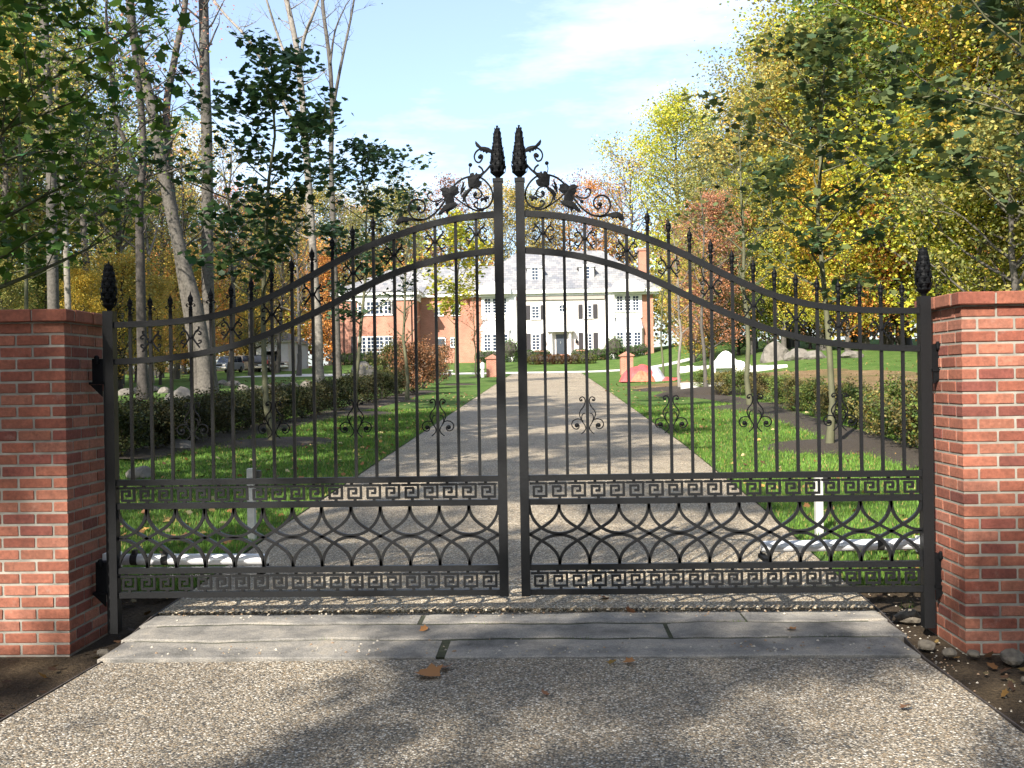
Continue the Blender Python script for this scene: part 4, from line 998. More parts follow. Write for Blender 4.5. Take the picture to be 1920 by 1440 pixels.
# right-hand woods: (px, distance, height, kind, colour, bark, label)
RW = [
 (1205, 128, 25, 'airy_a', OCH, 'bark_grey', 'thin ochre tree just right of the mansion, seen against the sky'),
 (1283, 108, 27, 'edge_a', YGR, 'bark_grey', 'tall rounded yellow-green tree right of the mansion chimney, top against the sky'),
 (1362, 100, 20, 'dense_b', OLV, 'bark_grey', 'tall olive tree beside the rounded yellow-green one, right of the mansion'),
 (1312, 88, 11, 'edge_b', YGR, 'bark_grey', 'low yellow-green tree between the mansion and the salmon maple, set back'),
 (1335, 66, 11.5, 'edge_a', (.4, .2, .12), 'bark_grey', 'salmon red maple above the right arched rail'),
 (1300, 74, 6.5, 'bush_a', OCH, 'bark_grey', 'small ochre tree between the mansion and the salmon maple'),
 (1415, 78, 20, 'edge_b', OLV, 'bark_grey', 'olive tree behind the salmon maple'),
 (1475, 70, 20.5, 'dense_a', OCH, 'bark_grey', 'very tall ochre tree breaking the skyline at the right woods'),
 (1540, 66, 21.5, 'dense_b', OLV, 'bark_grey', 'tall olive tree at the middle of the right woods'),
 (1600, 70, 27, 'dense_a', YGR, 'bark_grey', 'tall yellow-green tree, high over the right leaf'),
 (1665, 64, 26, 'edge_a', YGR, 'bark_grey', 'large yellow-green tree above the outer end of the right leaf'),
 (1735, 68, 29, 'dense_b', OLV, 'bark_grey', 'tall olive tree behind the right spear finial'),
 (1815, 58, 26, 'dense_a', YGR, 'bark_pale', 'tree with a thick pale trunk rising above the right brick pillar'),
 (1800, 58, 28, 'dense_a', GRN, 'bark_grey', 'tall green tree filling the upper right corner'),
 (1890, 60, 27, 'edge_b', YEL, 'bark_grey', 'golden yellow tree at the right edge of the picture'),
 (1960, 52, 25, 'dense_b', OCH, 'bark_grey', 'ochre tree cut by the right edge of the picture'),
 (1700, 72, 28, 'edge_b', GRN, 'bark_grey', 'green tree far back in the right woods, behind the spear finial'),
 (1490, 84, 26, 'edge_b', OLV, 'bark_grey', 'olive tree far back, behind the ochre skyline tree'),
 (1610, 84, 28, 'edge_a', GRN, 'bark_grey', 'green tree far back in the middle of the right woods'),
 (1410, 68, 12, 'edge_b', OLV, 'bark_grey', 'low olive tree right of the salmon maple'),
 (1470, 66, 13, 'edge_a', YGR, 'bark_grey', 'yellow-green understory tree over the white garden seat'),
 (1545, 64, 13, 'edge_b', YEL, 'bark_grey', 'golden understory tree behind the right hedge'),
 (1625, 63, 10.5, 'bush_a', ORG, 'bark_grey', 'small bright orange maple seen between the right arched rails'),
 (1690, 64, 12, 'bush_b', ORG, 'bark_grey', 'bright orange shrubby tree beside the right hinge stile'),
 (1590, 62, 12, 'edge_a', YGR, 'bark_grey', 'yellow-green understory tree left of the orange maple'),
 (1770, 57, 13, 'bush_a', YGR, 'bark_grey', 'bushy yellow-green tree directly behind the right pillar'),
 (1845, 54, 13, 'edge_a', YGR, 'bark_grey', 'bushy yellow-green tree over the cap of the right pillar'),
 (1915, 50, 12, 'bush_b', OLV, 'bark_grey', 'olive bush at the far right above the pillar cap'),
 (1330, 76, 5, 'bush_b', DKG, 'bark_dark', 'dark green evergreen shrub behind the pale bare sapling'),
 (1385, 70, 5.5, 'bush_a', DKG, 'bark_dark', 'dark green evergreen shrub behind the white garden seat'),
 (1440, 68, 5, 'bush_b', GRN, 'bark_dark', 'green shrub behind the large pale boulder'),
 (1520, 67, 5, 'bush_a', DKG, 'bark_dark', 'dark green shrub at the far edge of the upper lawn'),
 (1600, 66, 4.5, 'bush_b', GRN, 'bark_dark', 'green shrub at the lawn edge, left of the hinge stile'),
]
for i, (px, Y, Hh, k, c, bk, lab) in enumerate(RW):
    x, y = place(px, Y); tree(k, x, y, Hh, c, lab, group='trees of the right-hand woods', bark=bk, seed=i)
# skyline behind the mansion
for i, (px, Y, Hh, k, c) in enumerate([(690, 135, 25, 'airy_a', OLV), (745, 128, 26, 'dense_b', OLV), (795, 140, 27, 'bare_a', ORG), (850, 132, 27, 'airy_b', RUS), (900, 138, 28, 'bare_b', PNK), (945, 130, 26, 'airy_a', OCH), (985, 136, 26, 'dense_a', OLV),
        (1035, 132, 24.5, 'airy_b', OCH), (1085, 138, 27, 'airy_a', RUS), (1130, 130, 26, 'airy_b', ORG), (1170, 140, 28, 'bare_a', PNK)]):
    x, y = place(px, Y)
    where = ['left of the crest', 'over the left wing of the mansion', 'over the link roof', 'behind the left crest scrolls', 'behind the left crest', 'just left of the centre stiles', 'between the centre stiles', 'behind the right crest', 'over the left dormer', 'over the right dormer', 'over the roof end'][i]
    tree(k, x, y, Hh*.87, c, ('nearly bare ' if 'bare' in k else '')+CN[c]+' skyline tree behind the mansion, '+where, group='skyline trees behind the mansion', seed=50+i)
# left-hand woods, filler trees
LW = [
 (-20, 60, 24, 'dense_a', GRN, 'at the left edge of the picture'), (45, 64, 22, 'edge_b', OLV, 'behind the left pillar'), (150, 70, 23, 'airy_a', OLV, 'right of the two grey trunks'), (205, 90, 23, 'airy_b', OLV, 'behind the left spear finial'),
 (300, 84, 22, 'airy_b', OLV, 'behind the leaning trunks'), (345, 100, 19, 'dense_a', OLV, 'between the leaning and the straight trunk'), (430, 92, 17, 'airy_a', PNK, 'right of the straight grey trunk'), (480, 110, 18, 'edge_b', OLV, 'over the garage'),
 (540, 118, 19, 'airy_a', RUS, 'behind the garage roof'), (600, 122, 22, 'dense_b', OLV, 'right of the garage'), (655, 126, 21, 'airy_b', ORG, 'at the left end of the mansion'), (95, 100, 26, 'edge_a', GRN, 'far back, left'),
 (255, 115, 20, 'edge_b', OCH, 'far back, behind the dark forked trunk'), (400, 130, 19, 'edge_a', OLV, 'far back, behind the parked cars'), (520, 135, 23, 'edge_b', OCH, 'far back, behind the garage'), (620, 112, 13, 'bush_a', ORG, 'beside the left wing of the mansion')]
for i, (px, Y, Hh, k, c, wh) in enumerate(LW):
    x, y = place(px, Y); tree(k, x, y, Hh, c, CN[c]+' tree in the left woods, '+wh, group='trees of the left-hand woods', bark='bark_grey', seed=80+i)
for i, (px, Y, Hh, k, c, wh) in enumerate([(28, 52, 21, 'bare_a', OCH, 'slim stem left of the two grey trunks'), (172, 55, 22, 'airy_b', GRN, 'slim tree left of the left spear finial'), (222, 60, 21, 'bare_b', OCH, 'thin bare tree right of the left spear finial'), (330, 78, 19, 'airy_a', OCH, 'slim ochre tree between the leaning trunks'),
        (432, 70, 17, 'bare_a', OCH, 'thin nearly bare tree right of the straight trunk'), (470, 88, 16, 'airy_b', GRN, 'slim green tree left of the garage'), (520, 96, 17, 'airy_a', OCH, 'slim ochre tree left of the garage roof'), (560, 82, 15, 'bare_b', ORG, 'thin bare tree left of the pale-footed trunk'), (660, 108, 16, 'airy_b', OLV, 'slim tree at the corner of the left wing'), (190, 80, 19, 'edge_a', OLV, 'bushy tree far behind the left spear finial'), (290, 96, 18, 'edge_b', GRN, 'bushy green tree far behind the leaning trunks')]):
    x, y = place(px, Y); tree(k, x, y, Hh, c, wh+', left woods', group='slim trees of the left-hand woods', bark='bark_grey', seed=160+i)
for i, (px, Y, Hh, c, wh) in enumerate([(10, 42, 6, OLV, 'above the left pillar cap'), (85, 50, 6.5, GRN, 'behind the two grey trunks'), (160, 46, 6, YEL, 'left of the left spear finial'), (225, 54, 7, OCH, 'right of the left spear finial'),
        (300, 62, 7, OCH, 'behind the leaning trunks'), (360, 72, 9, OCH, 'beside the straight trunk'), (425, 118, 10, ORG, 'behind the silver car'), (462, 124, 9, YEL, 'left of the garage'), (255, 70, 7, GRN, 'behind the dark forked trunk'), (120, 62, 7, GRN, 'low behind the left pillar'), (20, 58, 12, OCH, 'tall, over the left pillar'), (330, 92, 11, ORG, 'over the white car')]):
    x, y = place(px, Y); tree('bush_a' if i % 2 else 'edge_a', x, y, Hh, c, CN[c]+' understory tree, '+wh, group='understory trees of the left woods', bark='bark_dark', seed=120+i)
for i, (px, Y, Hh, k, c) in enumerate([(2080, 44, 22, 'dense_b', OLV), (2200, 52, 24, 'edge_b', YGR), (2330, 44, 20, 'dense_a', OCH), (2480, 38, 21, 'edge_a', GRN), (2700, 40, 22, 'dense_b', YEL), (2900, 30, 20, 'edge_b', OLV), (2260, 60, 12, 'edge_a', ORG), (2120, 56, 11, 'bush_a', YGR),
        (-150, 50, 23, 'edge_b', OLV), (-260, 40, 21, 'dense_a', OCH), (-420, 46, 24, 'edge_a', GRN), (-600, 36, 20, 'dense_b', YEL), (-180, 70, 12, 'bush_b', ORG), (-330, 62, 11, 'edge_b', YGR)]):
    x, y = place(px, Y); tree(k, x, y, Hh, c, 'woodland tree beyond the '+('right' if px > 0 else 'left')+' edge of the picture', group='woodland trees beyond the '+('right' if px > 0 else 'left')+' edge', seed=600+i)
# forest mass far behind everything
rng = np.random.default_rng(5); pos = []; cols = []
cc = [OLV, OCH, BRN, RUS, ORG, YGR, GRN]
fx = []
for i in range(230):
    a = rng.uniform(-62, 62); x = .2+math.tan(R(a))*1.0; Y = rng.uniform(150, 190) if abs(a) < 35 else rng.uniform(110, 190)
    X_ = math.sin(R(a))*Y*1.15; Y_ = math.cos(R(a))*Y*1.0
    Hh = rng.uniform(17, 24) if abs(a) < 20 else rng.uniform(20, 27); n = 700; cx = g1(X_, Y_)
    p = rng.normal(0, 1, (n, 3)); p /= np.linalg.norm(p, axis=1)[:, None]; p *= rng.random((n, 1))**.35
    pos.append(p*np.array([5.5, 5.5, Hh*.5])+np.array([X_, Y_, cx+Hh*.5])); c = np.array(cc[rng.integers(0, len(cc))])
    cols.append(c[None]*rng.uniform(.5, 1.5, (n, 1)))
pos = np.concatenate(pos); cols = np.concatenate(cols)
me = leaves_mesh('far_woods', pos, rng.uniform(.5, 1.0, len(pos)), LEAFQ, rng, cols, .9)
o = bpy.data.objects.new('far_woods', me); COL.objects.link(o); o.color = (1, 1, 1, 1); tag(o, 'far autumn woods closing the view behind the trees', 'woods', None, 'stuff')

# traced forest trunks on the left: image paths at their own distance
def traced(lab, Y, stems, widths, bark, crown=None, ccol=OLV, nl=900, twig=True, seed=0, size=.13, name='tree'):
    rg = random.Random(seed); mb = MB(); k = Y/FPX; b0 = stems[0][0]
    base = at(b0[0], b0[1], Y); base[2] = g1(base[0], base[1])-.15
    t = thing(name, lab, 'tree', tuple(base), 'tall grey trunks of the left woods'); tips = []
    for si, (st, w_) in enumerate(zip(stems, widths)):
        pts = [at(px, py, Y+(0 if si == 0 else rg.uniform(-.5, .5))) for px, py in st]
        if si == 0: pts[0] = base.copy(); 
        dy = 0
        sm = smooth_path([tuple(p) for p in pts], 5); n0 = len(sm)
        dd0 = sm[-1]-sm[-4]; dd0 = dd0/np.linalg.norm(dd0); ext = (6.5 if si == 0 else 4.0)
        if pts[-1][2] > 16 or si > 0: sm += [sm[-1]+(dd0*.85+np.array([0, 0, .2]))*ext*(j+1)/7+np.array([.15*math.sin(j+seed), .1*math.cos(j*1.3), 0]) for j in range(7)]
        n = len(sm)
        for i in range(1, n): sm[i] = sm[i]+np.array([0, math.sin(i*.5+seed)*.12*(i/n), 0])
        rr = [(w_[0]+(w_[1]-w_[0])*min(1, i/(n0-1)))*k/2*(1 if i < n0 else max(.12, 1-.14*(i-n0+1))) for i in range(n)]
        if si == 0: rr[0] *= 1.5; rr[1] *= 1.2
        mb.tube([tuple(p) for p in sm], rr, 9, cap=False)
        if twig:
            for i in range(int(n*.25), n, 1):
                if rg.random() < .75:
                    p = Vector(sm[i]); a = rg.uniform(0, 6.28); Ln = rg.uniform(1.0, 3.2); dd = Vector((math.cos(a), math.sin(a), rg.uniform(.2, 1.2))).normalized(); q = [p]
                    for j in range(4): dd = (dd+Vector((rg.uniform(-.3, .3), rg.uniform(-.3, .3), rg.uniform(-.1, .25)))).normalized(); p = p+dd*Ln/4; q.append(p)
                    mb.tube([tuple(v) for v in q], [rr[i]*.28, rr[i]*.22, rr[i]*.16, rr[i]*.1, .006], 4, cap=False); tips += q[2:]
                    for j in range(4):
                        s0 = q[rg.choice((1, 2, 3))]; e = s0+Vector((rg.uniform(-1, 1), rg.uniform(-1, 1), rg.uniform(-.2, 1)))*Ln*.35; mb.tube([tuple(s0), tuple(e)], [.014, .005], 3, cap=False); tips.append(e)
    mb.build('trunk', M[bark], t, smooth=True, fix=False)
    if nl:
        r2 = np.random.default_rng(seed); tp = np.array([tuple(v) for v in tips]); tp = tp[tp[:, 2] > base[2]+(tp[:, 2].max()-base[2])*.35]
        ix = r2.integers(0, len(tp), nl); p = tp[ix]+r2.normal(0, .42, (nl, 3)); b = r2.normal(1, .25, nl).clip(.3, 1.8)
        me = leaves_mesh('crown', p-base, r2.uniform(.7, 1.4, nl)*size, LEAFQ, r2, np.stack([b, b, b], -1)*np.ones(3), .9)
        o = bpy.data.objects.new('crown', me); COL.objects.link(o); o.parent = t; o.color = (*ccol, 1)
    return t
traced('pale grey straight trunk nearest the left edge, behind the left pillar', 38, [[(102, 720), (100, 570), (97, 400), (93, 250), (86, 100), (80, -60), (70, -220)]], [(23, 13)], 'bark_grey', ccol=OLV, nl=3800, seed=1)
traced('slimmer mottled trunk standing just right of the leftmost pale trunk', 44, [[(132, 715), (128, 580), (122, 430), (112, 280), (104, 120), (96, -80)]], [(13, 7)], 'bark_pale', ccol=OCH, nl=2600, seed=2)
traced('thin sunlit stem above the left pillar cap', 26, [[(53, 760), (50, 580), (47, 460), (40, 300), (36, 120), (30, -60)]], [(8, 4)], 'bark_young', ccol=GRN, nl=1500, seed=22)
traced('dark trunk that forks low down, right of the left spear finial', 40, [[(268, 720), (265, 600), (262, 470), (262, 380), (268, 300), (262, 180), (250, 60), (240, -80)], [(262, 410), (245, 370), (215, 330), (190, 312), (150, 300)], [(263, 330), (240, 280), (215, 210), (208, 130), (198, 20)]], [(20, 9), (9, 4), (11, 5)], 'bark_dark', ccol=GRN, nl=1800, seed=3)
traced('long trunk leaning to the left, in front of the parked cars', 46, [[(388, 738), (378, 640), (362, 560), (338, 470), (318, 385), (300, 290), (284, 200), (262, 120), (248, 40), (236, -80)]], [(30, 15)], 'bark_grey', ccol=OLV, nl=700, seed=4)
traced('trunk leaning left low down and curving back up beside the longer leaning one', 47, [[(372, 736), (362, 650), (350, 570), (335, 480), (322, 380), (315, 280), (312, 190), (328, 110), (342, 40), (352, -60)], [(315, 240), (300, 190), (262, 165), (225, 130)]], [(22, 10), (8, 4)], 'bark_grey', ccol=PNK, nl=450, seed=5)
traced('straight upright grey trunk rising to the top, left of the garage', 48, [[(394, 738), (391, 620), (389, 480), (388, 340), (386, 200), (383, 100), (380, 0), (376, -120)]], [(25, 17)], 'bark_grey', ccol=PNK, nl=500, seed=6)
traced('tall pale-footed trunk between the garage and the mansion, forking wide near the top', 62, [[(598, 722), (597, 620), (590, 520), (582, 400), (574, 280), (566, 180), (556, 90), (542, 20), (520, -60)], [(572, 260), (540, 210), (500, 130), (462, 70), (420, 25), (380, -30)], [(562, 150), (568, 80), (590, 20), (612, -50)], [(545, 130), (522, 70), (500, 0), (480, -60)]], [(17, 9), (8, 4), (8, 4), (6, 3)], 'bark_pale', nl=60, ccol=GRN, seed=7)
traced('slender grey trunk with two upright tops, just left of the mansion', 68, [[(634, 716), (632, 620), (628, 520), (624, 400), (621, 300), (622, 200), (618, 110), (606, 20), (600, -60)], [(622, 215), (634, 150), (648, 80), (662, 10), (672, -60)], [(619, 120), (628, 60), (648, 10)]], [(13, 6), (7, 3), (5, 2)], 'bark_grey', nl=40, ccol=GRN, seed=8)
traced('thin upright stem standing right of the leaning trunks', 66, [[(283, 700), (282, 560), (276, 470), (270, 400)], [(278, 480), (292, 440), (300, 400)]], [(9, 4), (5, 2)], 'bark_pale', nl=300, ccol=BRN, seed=9)

# young trees set along both lawns, with mulch rings
YT = [  # px, py of the foot, height, kind, colour, bark, label
 (512, 832, 7.9, 'sapling_a', (.05, .095, .035), 'bark_young', 'young maple with dark leaves on the left lawn, nearest the gate', 1.3, .5),
 (667, 778, 7.8, 'sapling_b', (.05, .09, .04), 'bark_young', 'young maple with dark leaves on the left lawn, second from the gate', 1.2, .45),
 (763, 754, 7.0, 'sapling_bare', RUS, 'bark_young', 'almost bare young tree, third from the gate on the left lawn', .4, .25),
 (860, 722, 9.3, 'sapling_a', YGR, 'bark_young', 'leafy yellow-green young tree on the left lawn, in front of the mansion link', 1.0, .4),
 (893, 708, 6.0, 'sapling_thin', RUS, 'bark_young', 'small russet young tree on the left lawn close to the turning drive', .7, .3),
 (1555, 840, 7.3, 'sapling_b', (.10, .13, .045), 'bark_young', 'young maple on the right lawn, nearest the gate', 1.35, .5),
 (1407, 764, 7.9, 'sapling_thin', (.09, .11, .04), 'bark_young', 'thin dark-leaved young tree on the right lawn, second from the gate', 1.5, .5),
 (1324, 739, 7.6, 'sapling_thin', OLV, 'bark_grey', 'young tree standing in a raised dark mulch mound, right lawn', 2.0, .8),
 (1275, 729, 7.0, 'sapling_bare', OCH, 'bark_pale', 'pale bare young tree with fine twigs, right lawn', 2.4, .9),
 (1243, 712, 6.5, 'sapling_bare', OCH, 'bark_young', 'slim bare young tree in front of the red tarpaulin', .6, .3)]
for i, (px, py, Hh, k, c, bk, lab, mr, mr2) in enumerate(YT):
    p = gp(px, py); tree(k, p[0], p[1], Hh, c, lab, group='young trees planted along the lawns', bark=bk, name='young_tree', seed=200+i, wide=1.1)
    o = blob_patch('mulch_ring', p[0]+.1, p[1], mr, mr*1.0, M['mulch'], .25 if i == 7 else .06, i); o['kind'] = 'structure'
x_, y_ = place(-75, 10.5); tree('near_maple', x_, y_, 7.6, (.075, .14, .025), 'broad-leaved young maple spreading over the left pillar, close to the gate', group='young trees planted along the lawns', bark='bark_young', name='young_tree', rz=1.0, wide=.85)
x_, y_ = place(1960, 12.5); tree('sapling_a', x_, y_, 8.6, (.09, .125, .05), 'young maple with dark leaves at the right edge, behind the right pillar', group='young trees planted along the lawns', bark='bark_young', name='young_tree', rz=.4, wide=1.1)

# trees behind the camera that throw the dappled shade
SH = [(-8.5, -13, 15, 'clumpy_a'), (-3.0, -16, 16, 'clumpy_b'), (-1.0, -19, 17, 'clumpy_a'), (-8.5, -1, 19, 'clumpy_a'), (-8.5, 8, 19, 'clumpy_b'), (-13, 4, 22, 'clumpy_a'), (-13, 12, 20, 'clumpy_b'), (-16, -17, 22, 'clumpy_b'), (-4.2, -8.5, 12, 'clumpy_a'), (-20, 0, 20, 'dense_b'), (-21, 13, 20, 'dense_a'), (-22, 24, 19, 'airy_b'), (-24, -14, 22, 'dense_b'), (-9, -31, 20, 'edge_a'),
      (5, -17, 20, 'edge_a'), (12, -12, 18, 'edge_b'), (14, -2, 17, 'dense_a'), (20, -20, 22, 'edge_a'), (3, -28, 22, 'edge_b'), (19, 6, 18, 'dense_b'), (-28, -6, 22, 'edge_a'), (-18, -28, 22, 'edge_b'), (13, 9, 15, 'dense_b')]
for i, (x, y, Hh, k) in enumerate(SH):
    tree(k, x, y, Hh, [OLV, YGR, GRN][i % 3], 'roadside tree standing out of view, outside the gate', group='roadside trees out of view', seed=300+i)

# hedges and shrubs
def shrub(px, py, h_, c, lab, grp, kind='shrub_a', wide=1.0, seed=0):
    p = gp(px, py); return tree(kind, p[0], p[1], h_, c, lab, 'shrub', grp, 'bark_dark', 'shrub', wide=wide, seed=seed)
HG = 'shrubs of the left hedge'
hl = [(212, 868), (245, 858), (285, 850), (322, 846), (358, 838), (396, 828), (430, 820), (465, 812), (500, 803), (535, 797), (570, 790), (602, 783), (635, 775), (665, 766), (695, 760), (722, 752), (745, 746)]
ORD = ['first', 'second', 'third', 'fourth', 'fifth', 'sixth', 'seventh', 'eighth', 'ninth', 'tenth', 'eleventh', 'twelfth', 'thirteenth', 'fourteenth', 'fifteenth', 'sixteenth', 'seventeenth', 'eighteenth']
for i, (px, py) in enumerate(hl):
    p = gp(px, py); hh = .86 if i < 12 else .95
    tree('shrub_a' if i % 2 else 'shrub_b', p[0]-.15, p[1]+.35, hh, [(.05, .06, .02), (.045, .05, .018), (.07, .065, .025)][i % 3], ORD[i]+' shrub from the left pillar in the long dark left hedge', 'shrub', HG, 'bark_dark', 'shrub', seed=400+i, wide=1.05)
for i, (px, py, c, lab) in enumerate([(775, 742, (.2, .1, .05), 'reddish bare-looking shrub at the far end of the left hedge'), (795, 730, (.24, .12, .06), 'taller reddish shrub at the far end of the left hedge, beside the umbrella table'), (820, 722, (.22, .13, .07), 'small reddish shrub closest to the stone bench'), (738, 737, (.1, .1, .03), 'yellowish green shrub right before the reddish ones')]):
    shrub(px, py, 1.9, c, lab, 'shrubs of the left hedge', 'shrub_b', .8, 430+i)
hr = [(1300, 745), (1335, 752), (1368, 752), (1400, 760), (1435, 772), (1468, 784), (1500, 795), (1535, 806), (1572, 818), (1610, 832), (1650, 846), (1690, 858), (1735, 872)]
for i, (px, py) in enumerate(hr):
    p = gp(px, py-8); tree('shrub_b' if i % 2 else 'shrub_a', p[0]+.4, p[1]+.1, (.95 if i > 9 else .78), [(.14, .19, .045), (.15, .13, .045), (.11, .15, .035), (.2, .18, .06)][(i*3) % 4], ORD[i]+' azalea-like shrub in the right bed, counted from the far end', 'shrub', 'shrubs of the right bed', 'bark_dark', 'shrub', seed=440+i, wide=.95)
# boxwood balls before the mansion
def ball(x, y, r_, lab, grp, col=(.05, .1, .02), sz=1.0, n=1500):
    z = g1(x, y); rg = np.random.default_rng(int(abs(x*37)+y)); p = rg.normal(0, 1, (n, 3)); p /= np.linalg.norm(p, axis=1)[:, None]; p *= rg.uniform(.82, 1.03, (n, 1))
    p = p*np.array([r_, r_, r_*sz]); p = p[p[:, 2] > -r_*sz*.75]; b = rg.normal(1, .25, len(p)).clip(.4, 1.7)
    t = thing('boxwood', lab, 'shrub', (x, y, z+r_*sz*.7), grp)
    me = leaves_mesh('foliage', p, rg.uniform(.08, .13, len(p)), LEAFQ, rg, np.stack([b, b, b], -1), .9)
    o = bpy.data.objects.new('foliage', me); COL.objects.link(o); o.parent = t; o.color = (*col, 1)
    mb = MB(); mb.lathe(x, y, [(.05, z-.1), (.04, z+r_*.5), (r_*.5, z+r_*sz*.45), (r_*.75, z+r_*sz*.8), (r_*.55, z+r_*sz*1.3), (.05, z+r_*sz*1.5)], 8); mb.build('stem', M['bark_dark'], t); return t
for i, px in enumerate((646, 660, 674, 689, 704, 722, 738, 752)):
    x, y = place(px, WY-1.2-CAM[1]); ball(x, y, .72, ORD[i]+' clipped boxwood ball from the left, below the windows of the left wing', 'boxwood balls along the house', n=900)
for i, px in enumerate((903, 916, 928, 941, 975, 994, 1008, 1022, 1084, 1097, 1111, 1124, 1136, 1165, 1178, 1190, 1205)):
    x, y = place(px, 98.2); ball(x, y, .72 if i not in (4, 13) else .7, ['leftmost', 'second', 'third', 'fourth', 'fifth', 'sixth', 'seventh', 'eighth', 'ninth', 'tenth', 'eleventh', 'twelfth', 'thirteenth', 'fourteenth', 'fifteenth', 'sixteenth', 'rightmost'][i]+' clipped boxwood ball along the main front of the mansion', 'boxwood balls along the main front', n=900)
for px, lab in ((957, 'taller rounded evergreen by the left downpipe of the main front'), (1153, 'taller rounded evergreen by the right downpipe of the main front')):
    x, y = place(px, 97.6); ball(x, y, 1.05, lab, 'taller evergreens by the downpipes', (.08, .15, .03), 1.35, 1600)
for i, (px, c) in enumerate(((1001, (.1, .09, .02)), (1014, (.09, .05, .02)), (1030, (.12, .05, .02)), (1046, (.1, .06, .02)), (1062, (.12, .05, .02)), (1078, (.09, .07, .02)), (1094, (.09, .11, .02)), (1107, (.09, .11, .02)))):
    x, y = place(px, 91.5); ball(x, y, .62, ['first', 'second', 'third', 'fourth', 'fifth', 'sixth', 'seventh', 'eighth'][i]+' low clipped bush from the left in the bed before the front door', 'low bushes before the front door', c, .9, 800)

# ------------------------------------------------------------------ boulders, stones
def boulder(x, y, rx, ry, h_, lab, seed, mat='boulder', grp='boulders along the lawns', cut=.0, name='boulder', sub=3):
    bm = bmesh.new(); bmesh.ops.create_icosphere(bm, subdivisions=sub, radius=1)
    for v in bm.verts:
        p = v.co.copy(); q = 1+.28*noise.noise(p*1.1+Vector((seed*7.1, 0, 0)))+.12*noise.noise(p*3+Vector((0, seed*3, 0)))
        p = p*q
        for k in range(3):
            nrm = Vector((math.sin(seed*3+k*2.1), math.cos(seed*2+k*1.7), .6-.2*k)).normalized(); dd = p.dot(nrm)-.78
            if dd > 0: p -= nrm*dd*.85
        v.co = Vector((p.x*rx, p.y*ry, p.z*h_))
    me = bpy.data.meshes.new(name); bm.to_mesh(me); bm.free()
    o = link_mesh(name, me, M[mat]); o.location = (x, y, g1(x, y)+h_*.25); o.rotation_euler = (0, 0, seed); return tag(o, lab, 'boulder', grp)
def bpx(px, py, rx, h_, lab, seed, **kw): p = gp(px, py); return boulder(p[0], p[1]+rx*.4, rx, rx*.8, h_, lab, seed, **kw)
bpx(336, 762, .55, .55, 'pale rounded boulder standing behind the left hedge', 1)
bpx(334, 845, .33, .16, 'low flat boulder on the lawn at the foot of the left hedge', 2)
bpx(257, 900, .2, .15, 'dark pointed rock on the left lawn just behind the gate', 3)
bpx(682, 722, .98, 1.15, 'large pale pointed boulder beside the hedge, in front of the left wing', 4)
bpx(215, 728, .35, .35, 'small pale rock behind the left hinge stile', 5)
bpx(574, 727, .4, .3, 'small dark rock at the foot of the pale-footed trunk', 6)
bpx(1455, 677, .95, .85, 'largest pale boulder at the edge of the right woods', 7)
bpx(1530, 673, .8, .35, 'low pale boulder right of the largest one, at the wood edge', 8)
bpx(1498, 675, .8, .5, 'smaller pale boulder between the two at the wood edge', 9)
bpx(1600, 671, .8, .3, 'flat pale boulder at the wood edge near the outer right bars', 10)
for i, (px, py) in enumerate([(232, 742), (258, 738), (283, 735), (306, 738), (415, 722), (436, 724), (455, 733), (478, 735), (500, 733), (530, 731), (548, 728)]):
    bpx(px, py, .36+.1*(i % 3), .26, ['leftmost', 'second', 'third', 'fourth', 'fifth', 'sixth', 'seventh', 'eighth', 'ninth', 'tenth', 'rightmost'][i]+' stone of the low rock row behind the left hedge', 20+i, grp='low rock row behind the left hedge', name='field_stone', sub=2)
for i, (x, y, rx, h_, lab) in enumerate([(2.42, 5.63, .07, .05, 'small grey stone by the corner of the right pillar'), (2.36, 5.80, .09, .05, 'flat grey stone between slabs and right pillar'), (2.48, 6.42, .13, .09, 'mossy rounded stone behind the right hinge stile'), (2.28, 6.50, .1, .06, 'reddish flat stone beside the mossy one'),
        (2.72, 5.52, .12, .08, 'yellowish stone at the foot of the right pillar front'), (2.62, 5.15, .05, .03, 'tiny pale stone on the soil right of the apron'), (-2.42, 5.75, .06, .04, 'small stone at the foot of the left pillar'), (-2.33, 5.5, .05, .03, 'tiny stone beside the left steel edging'), (2.55, 5.62, .06, .04, 'little stone touching the right pillar')]):
    boulder(x, y, rx*.7, rx*.55, h_*.55, lab, 60+i, 'rubble', 'small stones beside the pillars', name='stone', sub=2)

# ------------------------------------------------------------------ garden objects far back
def bpost(px, pyb, lab):
    p = gp(px, pyb); x, y, z = p; t = thing('brick_post', lab, 'brick post', (x, y, z), 'low brick posts at the end of the driveway')
    mb = MB(); mb.box(x-.42, x+.42, y-.42, y+.42, z-.2, z+1.25); mb.build('shaft', M['hbrick'], t)
    mb = MB(); mb.box(x-.5, x+.5, y-.5, y+.5, z+1.251, z+1.34); mb.add([(x-.46, y-.46, z+1.341), (x+.46, y-.46, z+1.341), (x+.46, y+.46, z+1.341), (x-.46, y+.46, z+1.341), (x, y, z+1.6)], [(0, 1, 4), (1, 2, 4), (2, 3, 4), (3, 0, 4)]); mb.build('cap', M['hbrick'], t)
bpost(924, 707, 'low brick post left of the end of the driveway'); bpost(1175, 703, 'low brick post right of the end of the driveway')
